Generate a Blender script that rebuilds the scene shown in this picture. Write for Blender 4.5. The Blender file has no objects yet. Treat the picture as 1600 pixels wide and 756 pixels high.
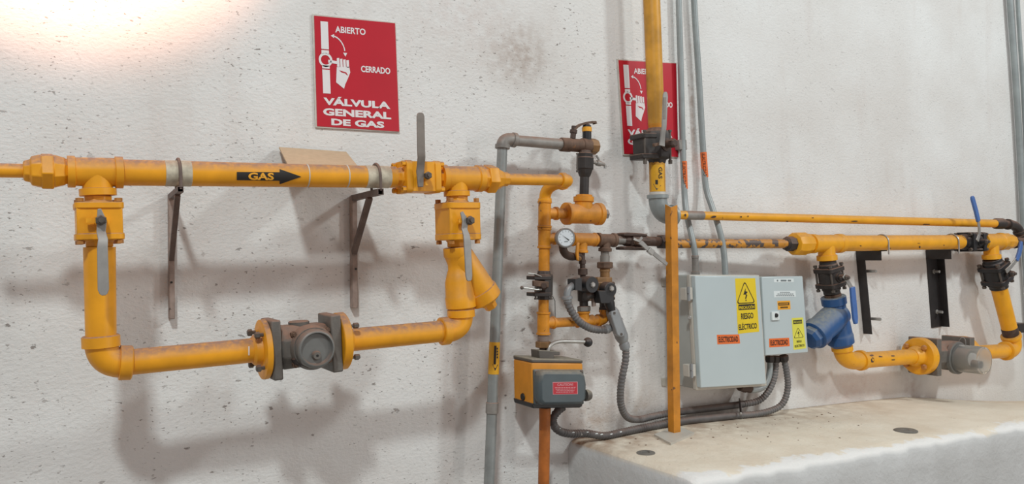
import bpy, bmesh, math, random
from mathutils import Vector, Matrix
random.seed(7)
S = bpy.context.scene
COL = S.collection
# ------------------------------------------------------------------ camera
F = 1250.0
TH = math.atan(2100.0 / F)          # angle between the view axis and the wall direction
RHO = 0.033                         # roll of the hand-held camera
DIST, HGT = 2.314, 1.5
VD = Vector((math.cos(TH), math.sin(TH), 0))
RH = Vector((math.sin(TH), -math.cos(TH), 0))
ZZ = Vector((0, 0, 1))
RR = RH * math.cos(RHO) - ZZ * math.sin(RHO)
UU = ZZ * math.cos(RHO) + RH * math.sin(RHO)
CAM = Vector((0, -DIST, HGT))
cd = bpy.data.cameras.new('camera')
cam = bpy.data.objects.new('camera', cd); COL.objects.link(cam)
cd.sensor_width = 36.0; cd.lens = F / 1600 * 36.0
cd.clip_start = 0.02
cam.matrix_world = Matrix(((RR.x, UU.x, -VD.x, CAM.x), (RR.y, UU.y, -VD.y, CAM.y), (RR.z, UU.z, -VD.z, CAM.z), (0, 0, 0, 1)))
S.camera = cam
# ------------------------------------------------------------------ light
S.view_settings.view_transform = 'Standard'
S.view_settings.look = 'None'
S.view_settings.exposure = 0.10
S.view_settings.gamma = 1.0
S.view_settings.use_curve_mapping = False
w = bpy.data.worlds.new('hall_light'); S.world = w; w.use_nodes = True
bgn = w.node_tree.nodes['Background']
bgn.inputs[0].default_value = (1.0, 0.90, 0.88, 1); bgn.inputs[1].default_value = 0.33
def area(name, loc, target, sx, sy, power, col):
    l = bpy.data.lights.new(name, 'AREA'); l.shape = 'RECTANGLE'; l.size = sx; l.size_y = sy
    l.energy = power; l.color = col
    o = bpy.data.objects.new(name, l); COL.objects.link(o)
    o.location = loc
    o.rotation_euler = (Vector(target) - Vector(loc)).to_track_quat('-Z', 'Y').to_euler()
    return o
area('ceiling_lamp', (-1.1, -3.9, 5.7), (1.0, 0, 1.3), 0.40, 0.40, 165, (0.88, 0.99, 1.0))
area('ceiling_lamp', (5.2, -3.6, 4.6), (2.4, 0, 1.3), 0.5, 0.5, 100, (0.88, 0.99, 1.0))
area('doorway_light', (3.6, -4.2, 1.25), (0.8, 0, 1.4), 0.35, 2.6, 20, (1.0, 0.96, 0.92))
sl = bpy.data.lights.new('flare_spot', 'SPOT'); sl.energy = 120; sl.color = (1.0, 0.50, 0.33)  # added spot without a fixture, imitates a warm lens-flare bloom on the wall
sl.spot_size = math.radians(82); sl.spot_blend = 0.7; sl.shadow_soft_size = 0.05
so = bpy.data.objects.new('flare_spot', sl); COL.objects.link(so)
so.location = (0.10, -0.75, 2.62)
so.rotation_euler = (Vector((0.10, 0.0, 2.585)) - Vector(so.location)).to_track_quat('-Z', 'Y').to_euler()
# ------------------------------------------------------------------ measuring helpers
def ray(px, py): return VD + RR * ((px - 800) / F) - UU * ((py - 378) / F)
def P(px, py, t=0.0):
    """Point that lies t metres in front of the wall (the wall is y = 0)."""
    d = ray(px, py)
    return CAM + d * ((DIST - t) / d.y)
def depth(p): return (p - CAM).dot(VD)
def rad(p, dpx): return dpx * 0.5 * depth(p) / F
def lerp(a, b, k): return a + (b - a) * k
def lp(A, B, k): return (lerp(A[0], B[0], k), lerp(A[1], B[1], k))
NF = Vector((0, -1, 0))             # out of the wall
TF = 0.62                           # depth of the concrete plinth
def table(rows):
    def fn(x):
        if x <= rows[0][0]: return rows[0][1]
        for (a, za), (b, zb) in zip(rows, rows[1:]):
            if x <= b: return lerp(za, zb, (x - a) / (b - a))
        return rows[-1][1]
    return fn
BZ = table([(P(*q).x, P(*q).z) for q in ((890, 686), (1000, 665), (1060, 656), (1225, 640), (1340, 627), (1412, 620), (1460, 622), (1520, 627), (1600, 636))])
FZ = table([(P(*q, TF).x, P(*q, TF).z) for q in ((1090, 748), (1200, 731), (1330, 709), (1460, 686), (1600, 663))])
def plz(x, t): return lerp(BZ(x), FZ(x), max(0.0, min(1.0, t / TF)))
def ground(px, py):
    lo, hi = 0.0, TF
    for _ in range(50):
        m = (lo + hi) / 2; p = P(px, py, m)
        if p.z < plz(p.x, m): lo = m
        else: hi = m
    return P(px, py, (lo + hi) / 2)
def on_plinth(px, t, dz):
    y = 640.0
    for _ in range(30):
        p = P(px, y, t); e = p.z - (plz(p.x, t) + dz)
        y += e / depth(p) * F
    return P(px, y, t)
# ------------------------------------------------------------------ materials
def lin(c):
    return tuple(((v / 255) / 12.92 if v / 255 <= 0.04045 else ((v / 255 + 0.055) / 1.055) ** 2.4) for v in c) + (1,)
class NT:
    def __init__(s, name):
        s.m = bpy.data.materials.new(name); s.m.use_nodes = True
        s.t = s.m.node_tree; s.b = s.t.nodes['Principled BSDF']
    def n(s, k, **kw):
        o = s.t.nodes.new(k)
        for a, v in kw.items():
            if a.startswith('i_'):
                key = a[2:]; key = int(key) if key.isdigit() else key
                o.inputs[key].default_value = v
            else: setattr(o, a, v)
        return o
    def l(s, a, b): s.t.links.new(a, b)
    def coord(s, scale=(1, 1, 1)):
        g = s.n('ShaderNodeNewGeometry'); m = s.n('ShaderNodeMapping'); m.inputs['Scale'].default_value = scale
        s.l(g.outputs['Position'], m.inputs['Vector']); return m.outputs[0]
    def noise(s, scale, detail=4, vec=None, rough=0.55):
        o = s.n('ShaderNodeTexNoise'); o.inputs['Scale'].default_value = scale; o.inputs['Detail'].default_value = detail
        o.inputs['Roughness'].default_value = rough
        s.l(vec if vec is not None else s.coord(), o.inputs['Vector']); return o.outputs[0]
    def ramp(s, v, a, b, lo=0.0, hi=1.0):
        o = s.n('ShaderNodeMapRange'); o.clamp = True
        for k, x in zip((1, 2, 3, 4), (a, b, lo, hi)): o.inputs[k].default_value = x
        s.l(v, o.inputs[0]); return o.outputs[0]
    def math(s, op, a, b=None):
        o = s.n('ShaderNodeMath', operation=op)
        for i, v in enumerate((a, b)):
            if v is None: continue
            if isinstance(v, (int, float)): o.inputs[i].default_value = v
            else: s.l(v, o.inputs[i])
        return o.outputs[0]
    def mix(s, f, a, b):
        o = s.n('ShaderNodeMix', data_type='RGBA')
        if isinstance(f, (int, float)): o.inputs[0].default_value = f
        else: s.l(f, o.inputs[0])
        for i, v in ((6, a), (7, b)):
            if isinstance(v, tuple): o.inputs[i].default_value = v
            else: s.l(v, o.inputs[i])
        return o.outputs[2]
    def bump(s, h, strength, dist):
        o = s.n('ShaderNodeBump'); o.inputs['Strength'].default_value = strength; o.inputs['Distance'].default_value = dist
        s.l(h, o.inputs['Height']); s.l(o.outputs[0], s.b.inputs['Normal'])
def surf(name, col, rough=0.45, metal=0.0, var=0.25, vscale=30, dust=0.0, dustcol=(152, 116, 98), chips=0.0, chipcol=(70, 55, 48), bump=0.0, spec=0.5):
    """Painted or bare metal with wear, chips and settled dust."""
    k = NT(name)
    base = lin(col); dk = tuple(v * (1 - var) for v in base[:3]) + (1,)
    c = k.mix(k.ramp(k.noise(vscale), 0.35, 0.65), dk, base)
    if chips > 0:
        nz = k.noise(38, 5); c = k.mix(k.ramp(nz, 0.74 - chips * 0.3, 0.77 - chips * 0.3), c, lin(chipcol))
    if dust > 0:
        g = k.n('ShaderNodeNewGeometry'); sp = k.n('ShaderNodeSeparateXYZ'); k.l(g.outputs['Normal'], sp.inputs[0])
        up = k.ramp(sp.outputs[2], 0.10, 0.78)
        gr = k.ramp(k.noise(70, 6), 0.3, 0.6, 0.5, 1.0)
        f = k.math('MULTIPLY', k.math('MULTIPLY', up, gr), dust)
        c = k.mix(f, c, lin(dustcol))
        k.l(k.math('ADD', k.math('MULTIPLY', f, 0.4), rough), k.b.inputs['Roughness'])
    else: k.b.inputs['Roughness'].default_value = rough
    k.l(c, k.b.inputs['Base Color'])
    k.b.inputs['Metallic'].default_value = metal
    k.b.inputs['Specular IOR Level'].default_value = spec
    if bump > 0: k.bump(k.noise(160, 5), bump, 0.002)
    return k.m
M = {}
M['orange'] = surf('orange_pipe_paint', (242, 164, 26), 0.42, 0, 0.16, 14, dust=1.0)
M['orange_clean'] = surf('fresh_yellow_orange_paint', (243, 170, 30), 0.38, 0, 0.14, 14, dust=0.45, chips=0.06)
M['orange_worn'] = surf('chipped_orange_paint', (218, 140, 38), 0.45, 0, 0.3, 20, dust=0.6, chips=0.38, chipcol=(92, 70, 55))
M['orange_rust'] = surf('rusty_orange_paint', (226, 146, 32), 0.5, 0, 0.36, 18, dust=0.6, chips=0.22, chipcol=(120, 76, 44), bump=0.2)
M['rust_pipe'] = surf('rust_stained_orange_pipe', (190, 108, 42), 0.5, 0, 0.42, 14, dust=0.3, chips=0.2, chipcol=(120, 70, 42), bump=0.2)
M['patchy'] = surf('orange_paint_worn_to_grey', (216, 146, 46), 0.45, 0, 0.3, 20, dust=0.4, chips=0.72, chipcol=(84, 72, 68))
M['post'] = surf('yellow_post_paint', (214, 138, 36), 0.45, 0, 0.38, 12, chips=0.3, chipcol=(112, 72, 40))
M['ochre'] = surf('weathered_ochre_paint', (214, 152, 48), 0.42, 0, 0.42, 10, dust=0.2, chips=0.12, chipcol=(130, 92, 50))
M['grey_iron'] = surf('dusty_grey_iron', (112, 106, 100), 0.55, 0.15, 0.25, 25, dust=0.9, bump=0.25)
M['grey_cover'] = surf('grey_meter_cover', (122, 121, 118), 0.4, 0.25, 0.12, 30, dust=0.7)
M['bracket_brown'] = surf('brown_primer_steel', (110, 92, 84), 0.6, 0.1, 0.3, 25, dust=0.6, chips=0.1, chipcol=(150, 130, 120))
M['bracket_pale'] = surf('paint_splashed_bracket_plate', (160, 140, 130), 0.65, 0, 0.3, 35, chips=0.2, chipcol=(96, 78, 70))
M['black_steel'] = surf('black_painted_steel', (46, 42, 42), 0.5, 0.1, 0.3, 25, dust=0.2)
M['black_iron'] = surf('dark_valve_iron', (62, 56, 54), 0.5, 0.2, 0.35, 30, dust=0.7, chips=0.1, chipcol=(110, 82, 62))
M['black_clean'] = surf('black_valve_body', (48, 47, 49), 0.45, 0.2, 0.25, 30, dust=0.35)
M['rust'] = surf('rusty_iron', (112, 86, 70), 0.65, 0.2, 0.4, 40, dust=0.5, chips=0.2, chipcol=(150, 100, 56), bump=0.3)
M['rust_dark'] = surf('dark_rusty_iron', (84, 66, 58), 0.6, 0.2, 0.4, 40, dust=0.5, chips=0.15, chipcol=(150, 110, 66), bump=0.3)
M['bronze'] = surf('bronze', (150, 112, 72), 0.5, 0.3, 0.35, 40, dust=0.4)
M['galv'] = surf('galvanised_pipe', (150, 152, 150), 0.45, 0.25, 0.22, 16, dust=0.5, chips=0.06, chipcol=(120, 108, 98))
M['galv_dusty'] = surf('stained_galvanised_pipe', (150, 144, 138), 0.5, 0.2, 0.35, 22, dust=0.8, chips=0.12, chipcol=(118, 98, 84))
M['galv_elbow'] = surf('bluish_galvanised_elbow', (152, 158, 158), 0.42, 0.2, 0.12, 20, dust=0.3)
M['conduit'] = surf('grey_metal_conduit', (158, 164, 164), 0.4, 0.2, 0.18, 14, dust=0.3, chips=0.05, chipcol=(130, 116, 104))
M['flex'] = surf('grey_flexible_conduit', (112, 110, 110), 0.5, 0, 0.22, 20, dust=0.5)
M['flex_dark'] = surf('soiled_dark_conduit', (96, 93, 93), 0.5, 0, 0.3, 20, dust=0.35, chips=0.1, chipcol=(190, 185, 176))
M['lb_grey'] = surf('grey_conduit_body', (146, 148, 150), 0.42, 0.15, 0.12, 20, dust=0.3)
M['steel'] = surf('zinc_plated_steel', (176, 174, 170), 0.35, 0.6, 0.15, 30, dust=0.3)
M['lever'] = surf('grey_lever_steel', (158, 154, 150), 0.45, 0.25, 0.15, 40, dust=0.4)
M['lever_dark'] = surf('dusty_lever_steel', (134, 124, 116), 0.5, 0.2, 0.15, 40, dust=0.6)
M['bolt'] = surf('dark_bolt_steel', (104, 96, 90), 0.5, 0.4, 0.25, 40, dust=0.5)
M['bolt_dusty'] = surf('orange_painted_bolt', (192, 128, 62), 0.5, 0, 0.25, 40, dust=0.6)
M['blue_iron'] = surf('blue_cast_iron', (44, 88, 142), 0.4, 0, 0.2, 12, dust=1.0, dustcol=(136, 138, 136), bump=0.15)
M['blue_grip'] = surf('blue_vinyl_grip', (74, 112, 176), 0.4, 0, 0.12, 20, dust=0.2)
M['teal_cover'] = surf('dark_teal_cover', (82, 92, 96), 0.4, 0, 0.15, 14, dust=0.85, dustcol=(150, 138, 122))
M['dark_plate'] = surf('dark_grey_plate', (96, 90, 84), 0.5, 0, 0.2, 20, dust=0.8, dustcol=(164, 152, 134))
M['act_orange'] = surf('actuator_orange', (226, 148, 40), 0.4, 0, 0.16, 12, dust=0.4, chips=0.05)
M['black_plastic'] = surf('black_plastic', (40, 40, 42), 0.4, 0, 0.2, 30, dust=0.35)
M['box'] = surf('light_grey_cabinet_paint', (188, 198, 200), 0.28, 0, 0.03, 6)
M['box_side'] = surf('soiled_grey_cabinet_side', (172, 174, 170), 0.4, 0, 0.12, 8)
M['gasket'] = surf('beige_cabinet_rim', (196, 190, 180), 0.45, 0, 0.1, 14)
M['bare'] = surf('bare_white_band', (206, 194, 172), 0.5, 0, 0.3, 55, dust=0.5, chips=0.2, chipcol=(150, 130, 108))
M['card'] = surf('brown_cardboard', (196, 168, 140), 0.9, 0, 0.08, 60, spec=0.1)
M['red'] = surf('red_sign', (188, 26, 44), 0.32, 0, 0.06, 8)
M['sign_white'] = surf('white_sign_print', (226, 220, 220), 0.4, 0, 0.04, 30)
M['sign_edge'] = surf('sign_backing', (206, 198, 188), 0.5, 0, 0.2, 40)
M['ink'] = surf('black_print', (36, 32, 30), 0.5, 0, 0.1, 40)
M['yellow_label'] = surf('yellow_label', (232, 200, 40), 0.4, 0, 0.06, 20)
M['lime_label'] = surf('lime_yellow_label', (226, 218, 84), 0.4, 0, 0.06, 20)
M['orange_label'] = surf('orange_label', (232, 112, 48), 0.45, 0, 0.08, 30)
M['amber_label'] = surf('amber_label', (238, 166, 44), 0.45, 0, 0.06, 30)
M['white_label'] = surf('white_label', (222, 228, 228), 0.45, 0, 0.04, 30)
M['print_grey'] = surf('grey_small_print', (120, 126, 128), 0.5, 0, 0.1, 30)
M['pink_print'] = surf('pale_small_print', (214, 150, 156), 0.5, 0, 0.1, 30)
M['dial'] = surf('gauge_dial', (214, 218, 222), 0.4, 0, 0.03, 30)
M['gauge_rim'] = surf('gauge_rim', (150, 148, 146), 0.35, 0.5, 0.12, 30, dust=0.4)
M['disc'] = surf('dull_metal_disc', (128, 124, 118), 0.5, 0.3, 0.25, 40)
M['debris'] = surf('brown_grit', (138, 112, 92), 0.9, 0, 0.4, 60)
M['tag'] = surf('yellow_pipe_label', (226, 166, 34), 0.5, 0, 0.15, 30)
def glass_mat():
    k = NT('clear_plastic_dome')
    k.b.inputs['Base Color'].default_value = (0.88, 0.86, 0.82, 1)
    k.b.inputs['Roughness'].default_value = 0.16
    k.b.inputs['IOR'].default_value = 1.25
    k.b.inputs['Transmission Weight'].default_value = 0.86
    return k.m
M['dome'] = glass_mat()
def wall_mat():
    k = NT('white_rough_plaster')
    pos = k.coord(); sep = k.n('ShaderNodeSeparateXYZ'); k.l(pos, sep.inputs[0])
    X, Z = sep.outputs[0], sep.outputs[2]
    c = k.mix(k.ramp(k.noise(2.2, 5), 0.35, 0.7), lin((216, 211, 207)), lin((228, 226, 224)))
    # pinkish dust film, streaky
    st = k.noise(3.0, 6, k.coord((2.5, 1, 0.5)))
    c = k.mix(k.ramp(st, 0.56, 0.80, 0, 0.35), c, lin((196, 180, 172)))
    left = k.ramp(X, 1.6, 2.6, 1.0, 0.25)
    # small elongated pits and specks
    sp = k.noise(26, 3, k.coord((1.0, 1, 2.0)), 0.6)
    sp2 = k.noise(2.6, 3)
    specks = k.math('MULTIPLY', k.ramp(sp, 0.655, 0.69), k.ramp(sp2, 0.42, 0.58))
    sp3 = k.noise(70, 2, k.coord((1.0, 1, 1.9)))
    specks = k.math('MAXIMUM', specks, k.math('MULTIPLY', k.ramp(sp3, 0.65, 0.68), k.ramp(k.noise(5, 3), 0.42, 0.58)))
    c = k.mix(k.math('MULTIPLY', k.math('MULTIPLY', specks, left), 0.72), c, lin((106, 92, 84)))
    def blob(cx, cz, rx, rz, col, amt, nscale=30):
        nonlocal c
        a = k.math('DIVIDE', k.math('SUBTRACT', X, cx), rx); b = k.math('DIVIDE', k.math('SUBTRACT', Z, cz), rz)
        d = k.math('SQRT', k.math('ADD', k.math('MULTIPLY', a, a), k.math('MULTIPLY', b, b)))
        f = k.math('MULTIPLY', k.ramp(d, 0.15, 1.0, 1.0, 0.0), k.ramp(k.noise(nscale, 5), 0.38, 0.62, 0.25, 1.0))
        c = k.mix(k.math('MULTIPLY', f, amt), c, lin(col))
    for (px, py, rx, rz, col, amt) in ((812, 85, 0.17, 0.15, (160, 142, 130), 0.75), (930, 655, 0.16, 0.10, (168, 128, 92), 0.45),
            (1000, 640, 0.12, 0.12, (186, 168, 150), 0.5), (1150, 625, 0.30, 0.08, (150, 128, 112), 0.5),
            (1424, 605, 0.10, 0.10, (176, 152, 142), 0.5), (1330, 610, 0.3, 0.12, (206, 186, 180), 0.5),
            (1082, 180, 0.02, 0.45, (150, 118, 98), 0.55), (720, 20, 0.4, 0.25, (206, 192, 186), 0.5), (1500, 420, 0.10, 0.25, (190, 178, 176), 0.4)):  # last blob: shadow of the leaning right pipe, painted into the plaster colour
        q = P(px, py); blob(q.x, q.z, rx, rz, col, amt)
    k.l(c, k.b.inputs['Base Color']); k.b.inputs['Roughness'].default_value = 0.75
    k.b.inputs['Specular IOR Level'].default_value = 0.25
    h = k.math('ADD', k.math('MULTIPLY', k.noise(14, 6, None, 0.7), 0.8), k.math('MULTIPLY', k.noise(75, 4, k.coord((1, 1, 1.6))), 0.45))
    h = k.math('SUBTRACT', h, k.math('MULTIPLY', specks, 0.5))
    k.bump(h, 0.42, 0.012)
    return k.m
M['wall'] = wall_mat()
def plinth_mat():
    k = NT('concrete_plinth')
    pos = k.coord(); sep = k.n('ShaderNodeSeparateXYZ'); k.l(pos, sep.inputs[0])
    g = k.n('ShaderNodeNewGeometry'); sn = k.n('ShaderNodeSeparateXYZ'); k.l(g.outputs['Normal'], sn.inputs[0])
    white = k.mix(k.ramp(k.noise(3, 5), 0.3, 0.7), lin((186, 184, 182)), lin((206, 205, 204)))
    tan = k.mix(k.ramp(k.noise(5, 6), 0.3, 0.72), lin((216, 200, 180)), lin((234, 224, 208)))
    # brown dirt swept against the wall and around the post
    dirt = k.math('MULTIPLY', k.ramp(sep.outputs[1], -0.34, -0.04), k.ramp(sep.outputs[0], 1.7, 3.2, 0.95, 0.2))
    tan = k.mix(k.math('MULTIPLY', dirt, k.ramp(k.noise(16, 6), 0.32, 0.6)), tan, lin((140, 104, 78)))
    tan = k.mix(k.ramp(k.noise(60, 3), 0.70, 0.74, 0, 0.5), tan, lin((140, 116, 98)))
    edge = k.math('ADD', k.math('MULTIPLY', sep.outputs[1], -1.0), k.math('ADD', k.math('MULTIPLY', k.noise(6, 5), 0.24), k.math('MULTIPLY', k.noise(28, 5), 0.10)))
    tan = k.mix(k.ramp(edge, 0.745, 0.765), tan, lin((230, 227, 224)))
    top = k.ramp(sn.outputs[2], 0.5, 0.75)
    c = k.mix(top, white, tan)
    k.l(c, k.b.inputs['Base Color']); k.b.inputs['Roughness'].default_value = 0.85
    k.b.inputs['Specular IOR Level'].default_value = 0.2
    h = k.math('ADD', k.noise(12, 6, None, 0.65), k.math('MULTIPLY', k.noise(70, 4), 0.3))
    k.bump(h, 0.5, 0.014)
    return k.m
M['plinth'] = plinth_mat()
M['floor'] = surf('grey_concrete_floor', (150, 146, 140), 0.8, 0, 0.2, 3, bump=0.2)
# ------------------------------------------------------------------ mesh builder
class MB:
    def __init__(s): s.v = []; s.f = []
    def add(s, vs, fs):
        o = len(s.v); s.v += [Vector(p) for p in vs]; s.f += [tuple(i + o for i in q) for q in fs]; return s
    def rings(s, cs, axes, rs, n, phase=0.0, cap=True):
        vs = []; fs = []
        for c, (a, b), r in zip(cs, axes, rs):
            for i in range(n):
                t = 2 * math.pi * i / n + phase
                vs.append(c + a * (math.cos(t) * r) + b * (math.sin(t) * r))
        k = len(cs)
        for j in range(k - 1):
            for i in range(n):
                i2 = (i + 1) % n
                fs.append((j * n + i, j * n + i2, (j + 1) * n + i2, (j + 1) * n + i))
        if cap:
            fs.append(tuple(range(n - 1, -1, -1))); fs.append(tuple((k - 1) * n + i for i in range(n)))
        return s.add(vs, fs)
    def lathe(s, A, B, prof, n=28, phase=0.0, ref=None):
        """prof: (fraction along AB, radius in metres)"""
        A = Vector(A); B = Vector(B); d = (B - A).normalized()
        u = Vector(ref) if ref is not None else (Vector((0, 0, 1)) if abs(d.z) < 0.8 else Vector((1, 0, 0)))
        u = (u - d * u.dot(d)).normalized(); v = d.cross(u)
        return s.rings([A + (B - A) * k for k, _ in prof], [(u, v)] * len(prof), [max(r, 1e-4) for _, r in prof], n, phase)
    def tube(s, pts, r, n=16, cap=True):
        pts = [Vector(p) for p in pts]
        rs = r if isinstance(r, (list, tuple)) else [r] * len(pts)
        axes = []; u = None
        for i, p in enumerate(pts):
            d = (pts[min(i + 1, len(pts) - 1)] - pts[max(i - 1, 0)]).normalized()
            if u is None: u = Vector((0, 0, 1)) if abs(d.z) < 0.8 else Vector((1, 0, 0))
            u = (u - d * u.dot(d)).normalized(); axes.append((u, d.cross(u)))
        return s.rings(pts, axes, rs, n, 0, cap)
    def box(s, c, ax, ay, az):
        c = Vector(c); vs = []
        for sx in (-1, 1):
            for sy in (-1, 1):
                for sz in (-1, 1): vs.append(c + ax * sx + ay * sy + az * sz)
        return s.add(vs, [(0, 1, 3, 2), (4, 6, 7, 5), (0, 4, 5, 1), (2, 3, 7, 6), (0, 2, 6, 4), (1, 5, 7, 3)])
    def prism(s, poly, vec):
        n = len(poly); a = [Vector(p) for p in poly]; b = [p + Vector(vec) for p in a]
        fs = [tuple(range(n)), tuple(range(2 * n - 1, n - 1, -1))]
        for i in range(n): fs.append((i, (i + 1) % n + 0, (i + 1) % n + n, i + n))
        return s.add(a + b, fs)
    def slab(s, q, t0, t1):
        """front outline q (pixels) at t1, carried straight back to t0"""
        return s.prism([P(x, y, t1) for x, y in q], Vector((0, t1 - t0, 0)))
    def face(s, poly): return s.add(poly, [tuple(range(len(poly)))])
    def ball(s, c, r, n=18, sc=(1, 1, 1)):
        c = Vector(c); k = n // 2; vs = []; fs = []
        for j in range(k + 1):
            a = math.pi * j / k
            for i in range(n):
                b = 2 * math.pi * i / n
                vs.append(c + Vector((math.sin(a) * math.cos(b) * r * sc[0], math.sin(a) * math.sin(b) * r * sc[1], math.cos(a) * r * sc[2])))
        for j in range(k):
            for i in range(n): fs.append((j * n + i, j * n + (i + 1) % n, (j + 1) * n + (i + 1) % n, (j + 1) * n + i))
        return s.add(vs, fs)
    def run(s, A, B, t, prof, n=28, axis=None, phase=0.0):
        """turned body along the pixel line AB at distance t; prof: (x or y pixel, diameter in pixels)"""
        h = abs(B[0] - A[0]) >= abs(B[1] - A[1]) if axis is None else axis == 'x'
        t0, t1 = t if isinstance(t, tuple) else (t, t)
        cs = []; rs = []
        for q, d in prof:
            k = (q - A[0]) / (B[0] - A[0]) if h else (q - A[1]) / (B[1] - A[1])
            p = P(*lp(A, B, k), lerp(t0, t1, k)); cs.append(p); rs.append(max(rad(p, d), 2e-4))
        d = (cs[-1] - cs[0]).normalized()
        u = Vector((0, -1, 0)); u = (u - d * u.dot(d)).normalized(); v = d.cross(u)
        return s.rings(cs, [(u, v)] * len(cs), rs, n, phase)
    def elbow(s, A, C, B, r, n=24, steps=12, collar=0.0):
        A, C, B = Vector(A), Vector(C), Vector(B)
        pts = [A * (1 - k) ** 2 + C * 2 * k * (1 - k) + B * k * k for k in [i / steps for i in range(steps + 1)]]
        s.tube(pts, r, n)
        if collar:
            for X, d in ((A, (A - C).normalized()), (B, (B - C).normalized())):
                L = collar
                s.lathe(X - d * L * 0.35, X + d * L * 0.65, [(0, r * 1.0), (0.05, r * 1.17), (0.9, r * 1.17), (1, r * 1.08)], n)
        return s
    def bar(s, pts, wid, thick, side=None):
        """flat bar swept along pts; wid may vary; its flat faces look out of the wall"""
        pts = [Vector(p) for p in pts]; ws = wid if isinstance(wid, (list, tuple)) else [wid] * len(pts)
        vs = []; fs = []
        for i, p in enumerate(pts):
            d = (pts[min(i + 1, len(pts) - 1)] - pts[max(i - 1, 0)]).normalized()
            nn = Vector(side) if side is not None else NF
            nn = (nn - d * nn.dot(d)).normalized(); wv = d.cross(nn)
            for a, b in ((-1, -1), (1, -1), (1, 1), (-1, 1)): vs.append(p + wv * (a * ws[i] / 2) + nn * (b * thick / 2))
        for i in range(len(pts) - 1):
            for j in range(4): fs.append((4 * i + j, 4 * i + (j + 1) % 4, 4 * i + 4 + (j + 1) % 4, 4 * i + 4 + j))
        fs.append((3, 2, 1, 0)); k = 4 * (len(pts) - 1); fs.append((k, k + 1, k + 2, k + 3))
        return s.add(vs, fs)
    def bolt(s, A, B, r, head=1.9, hl=0.012, both=True):
        A, B = Vector(A), Vector(B); d = (B - A).normalized()
        s.lathe(A, B, [(0, r), (1, r)], 10)
        s.lathe(A, A + d * hl, [(0, r * head), (1, r * head)], 6)
        if both: s.lathe(B - d * hl, B, [(0, r * head), (1, r * head)], 6)
        return s
WORLD = {}
def build(name, mb, mat, parent=None, label=None, bevel=0.0, angle=32, base=None):
    me = bpy.data.meshes.new(name)
    xs = [p.x for p in mb.v]; ys = [p.y for p in mb.v]; zs = [p.z for p in mb.v]
    c = Vector(base) if base is not None else Vector(((min(xs) + max(xs)) / 2, (min(ys) + max(ys)) / 2, (min(zs) + max(zs)) / 2 if parent else min(zs)))
    me.from_pydata([p - c for p in mb.v], [], mb.f)
    bm = bmesh.new(); bm.from_mesh(me); bmesh.ops.recalc_face_normals(bm, faces=bm.faces); bm.to_mesh(me); bm.free()
    me.materials.append(M[mat] if isinstance(mat, str) else mat)
    me.polygons.foreach_set('use_smooth', [True] * len(me.polygons))
    me.set_sharp_from_angle(angle=math.radians(angle))
    o = bpy.data.objects.new(name, me); COL.objects.link(o)
    WORLD[o.name] = c
    if parent is not None:
        o.parent = parent; o.location = c - WORLD[parent.name]
    else: o.location = c
    if label: o['label'] = label
    if bevel:
        b = o.modifiers.new('Bevel', 'BEVEL'); b.width = bevel; b.segments = 2; b.limit_method = 'ANGLE'; b.angle_limit = math.radians(40)
    return o
def thing(name, label, cat, base, group=None):
    o = bpy.data.objects.new(name, None); COL.objects.link(o); o.empty_display_size = 0.05
    o.location = base; WORLD[o.name] = Vector(base)
    o['label'] = label; o['category'] = cat
    if group: o['group'] = group
    return o
def solo(name, mb, mat, label, cat, group=None, **kw):
    o = build(name, mb, mat, None, label, **kw); o['category'] = cat
    if group: o['group'] = group
    return o
# ------------------------------------------------------------------ lettering
def text2d(s, bold=0.0, spacing=1.0):
    cu = bpy.data.curves.new('t', 'FONT'); cu.body = s; cu.offset = bold; cu.space_character = spacing; cu.resolution_u = 3; cu.fill_mode = 'FRONT'
    o = bpy.data.objects.new('t', cu); COL.objects.link(o)
    dg = bpy.context.evaluated_depsgraph_get(); dg.update()
    me = bpy.data.meshes.new_from_object(o.evaluated_get(dg))
    vs = [(p.co.x, p.co.y) for p in me.vertices]; fs = [tuple(f.vertices) for f in me.polygons]
    bpy.data.objects.remove(o); bpy.data.curves.remove(cu); bpy.data.meshes.remove(me)
    x0 = min(p[0] for p in vs); x1 = max(p[0] for p in vs); y0 = min(p[1] for p in vs); y1 = max(p[1] for p in vs)
    return [((x - x0) / (x1 - x0), 1 - (y - y0) / (y1 - y0)) for x, y in vs], fs
def quadmap(q):
    TL, TR, BR, BL = q
    def fn(u, v):
        a = lp(TL, TR, u); b = lp(BL, BR, u); return lp(a, b, v)
    return fn
def flat(t): return lambda x, y: P(x, y, t)
def oncyl(A, B, r):
    A, B = Vector(A), Vector(B); d = (B - A).normalized()
    def fn(px, py):
        q = ray(px, py); o = CAM - A
        m = q - d * q.dot(d); k = o - d * o.dot(d)
        a = m.dot(m); b = 2 * m.dot(k); c = k.dot(k) - r * r
        D = max(b * b - 4 * a * c, 0.0)
        return CAM + q * ((-b - math.sqrt(D)) / (2 * a))
    return fn
def letters(s, quad, put, parent, mat='ink', bold=0.02, spacing=1.0, name='lettering'):
    vs, fs = text2d(s, bold, spacing); qm = quadmap(quad)
    m = MB(); m.add([put(*qm(u, v)) for u, v in vs], fs)
    return build(name, m, mat, parent)
def rect(x0, y0, x1, y1): return [(x0, y0), (x1, y0), (x1, y1), (x0, y1)]
def patch(quad, put, nu=2, nv=6):
    qm = quadmap(quad); m = MB(); vs = []; fs = []
    for j in range(nv + 1):
        for i in range(nu + 1): vs.append(put(*qm(i / nu, j / nv)))
    for j in range(nv):
        for i in range(nu): a = j * (nu + 1) + i; fs.append((a, a + 1, a + nu + 2, a + nu + 1))
    m.add(vs, fs); return m
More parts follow.
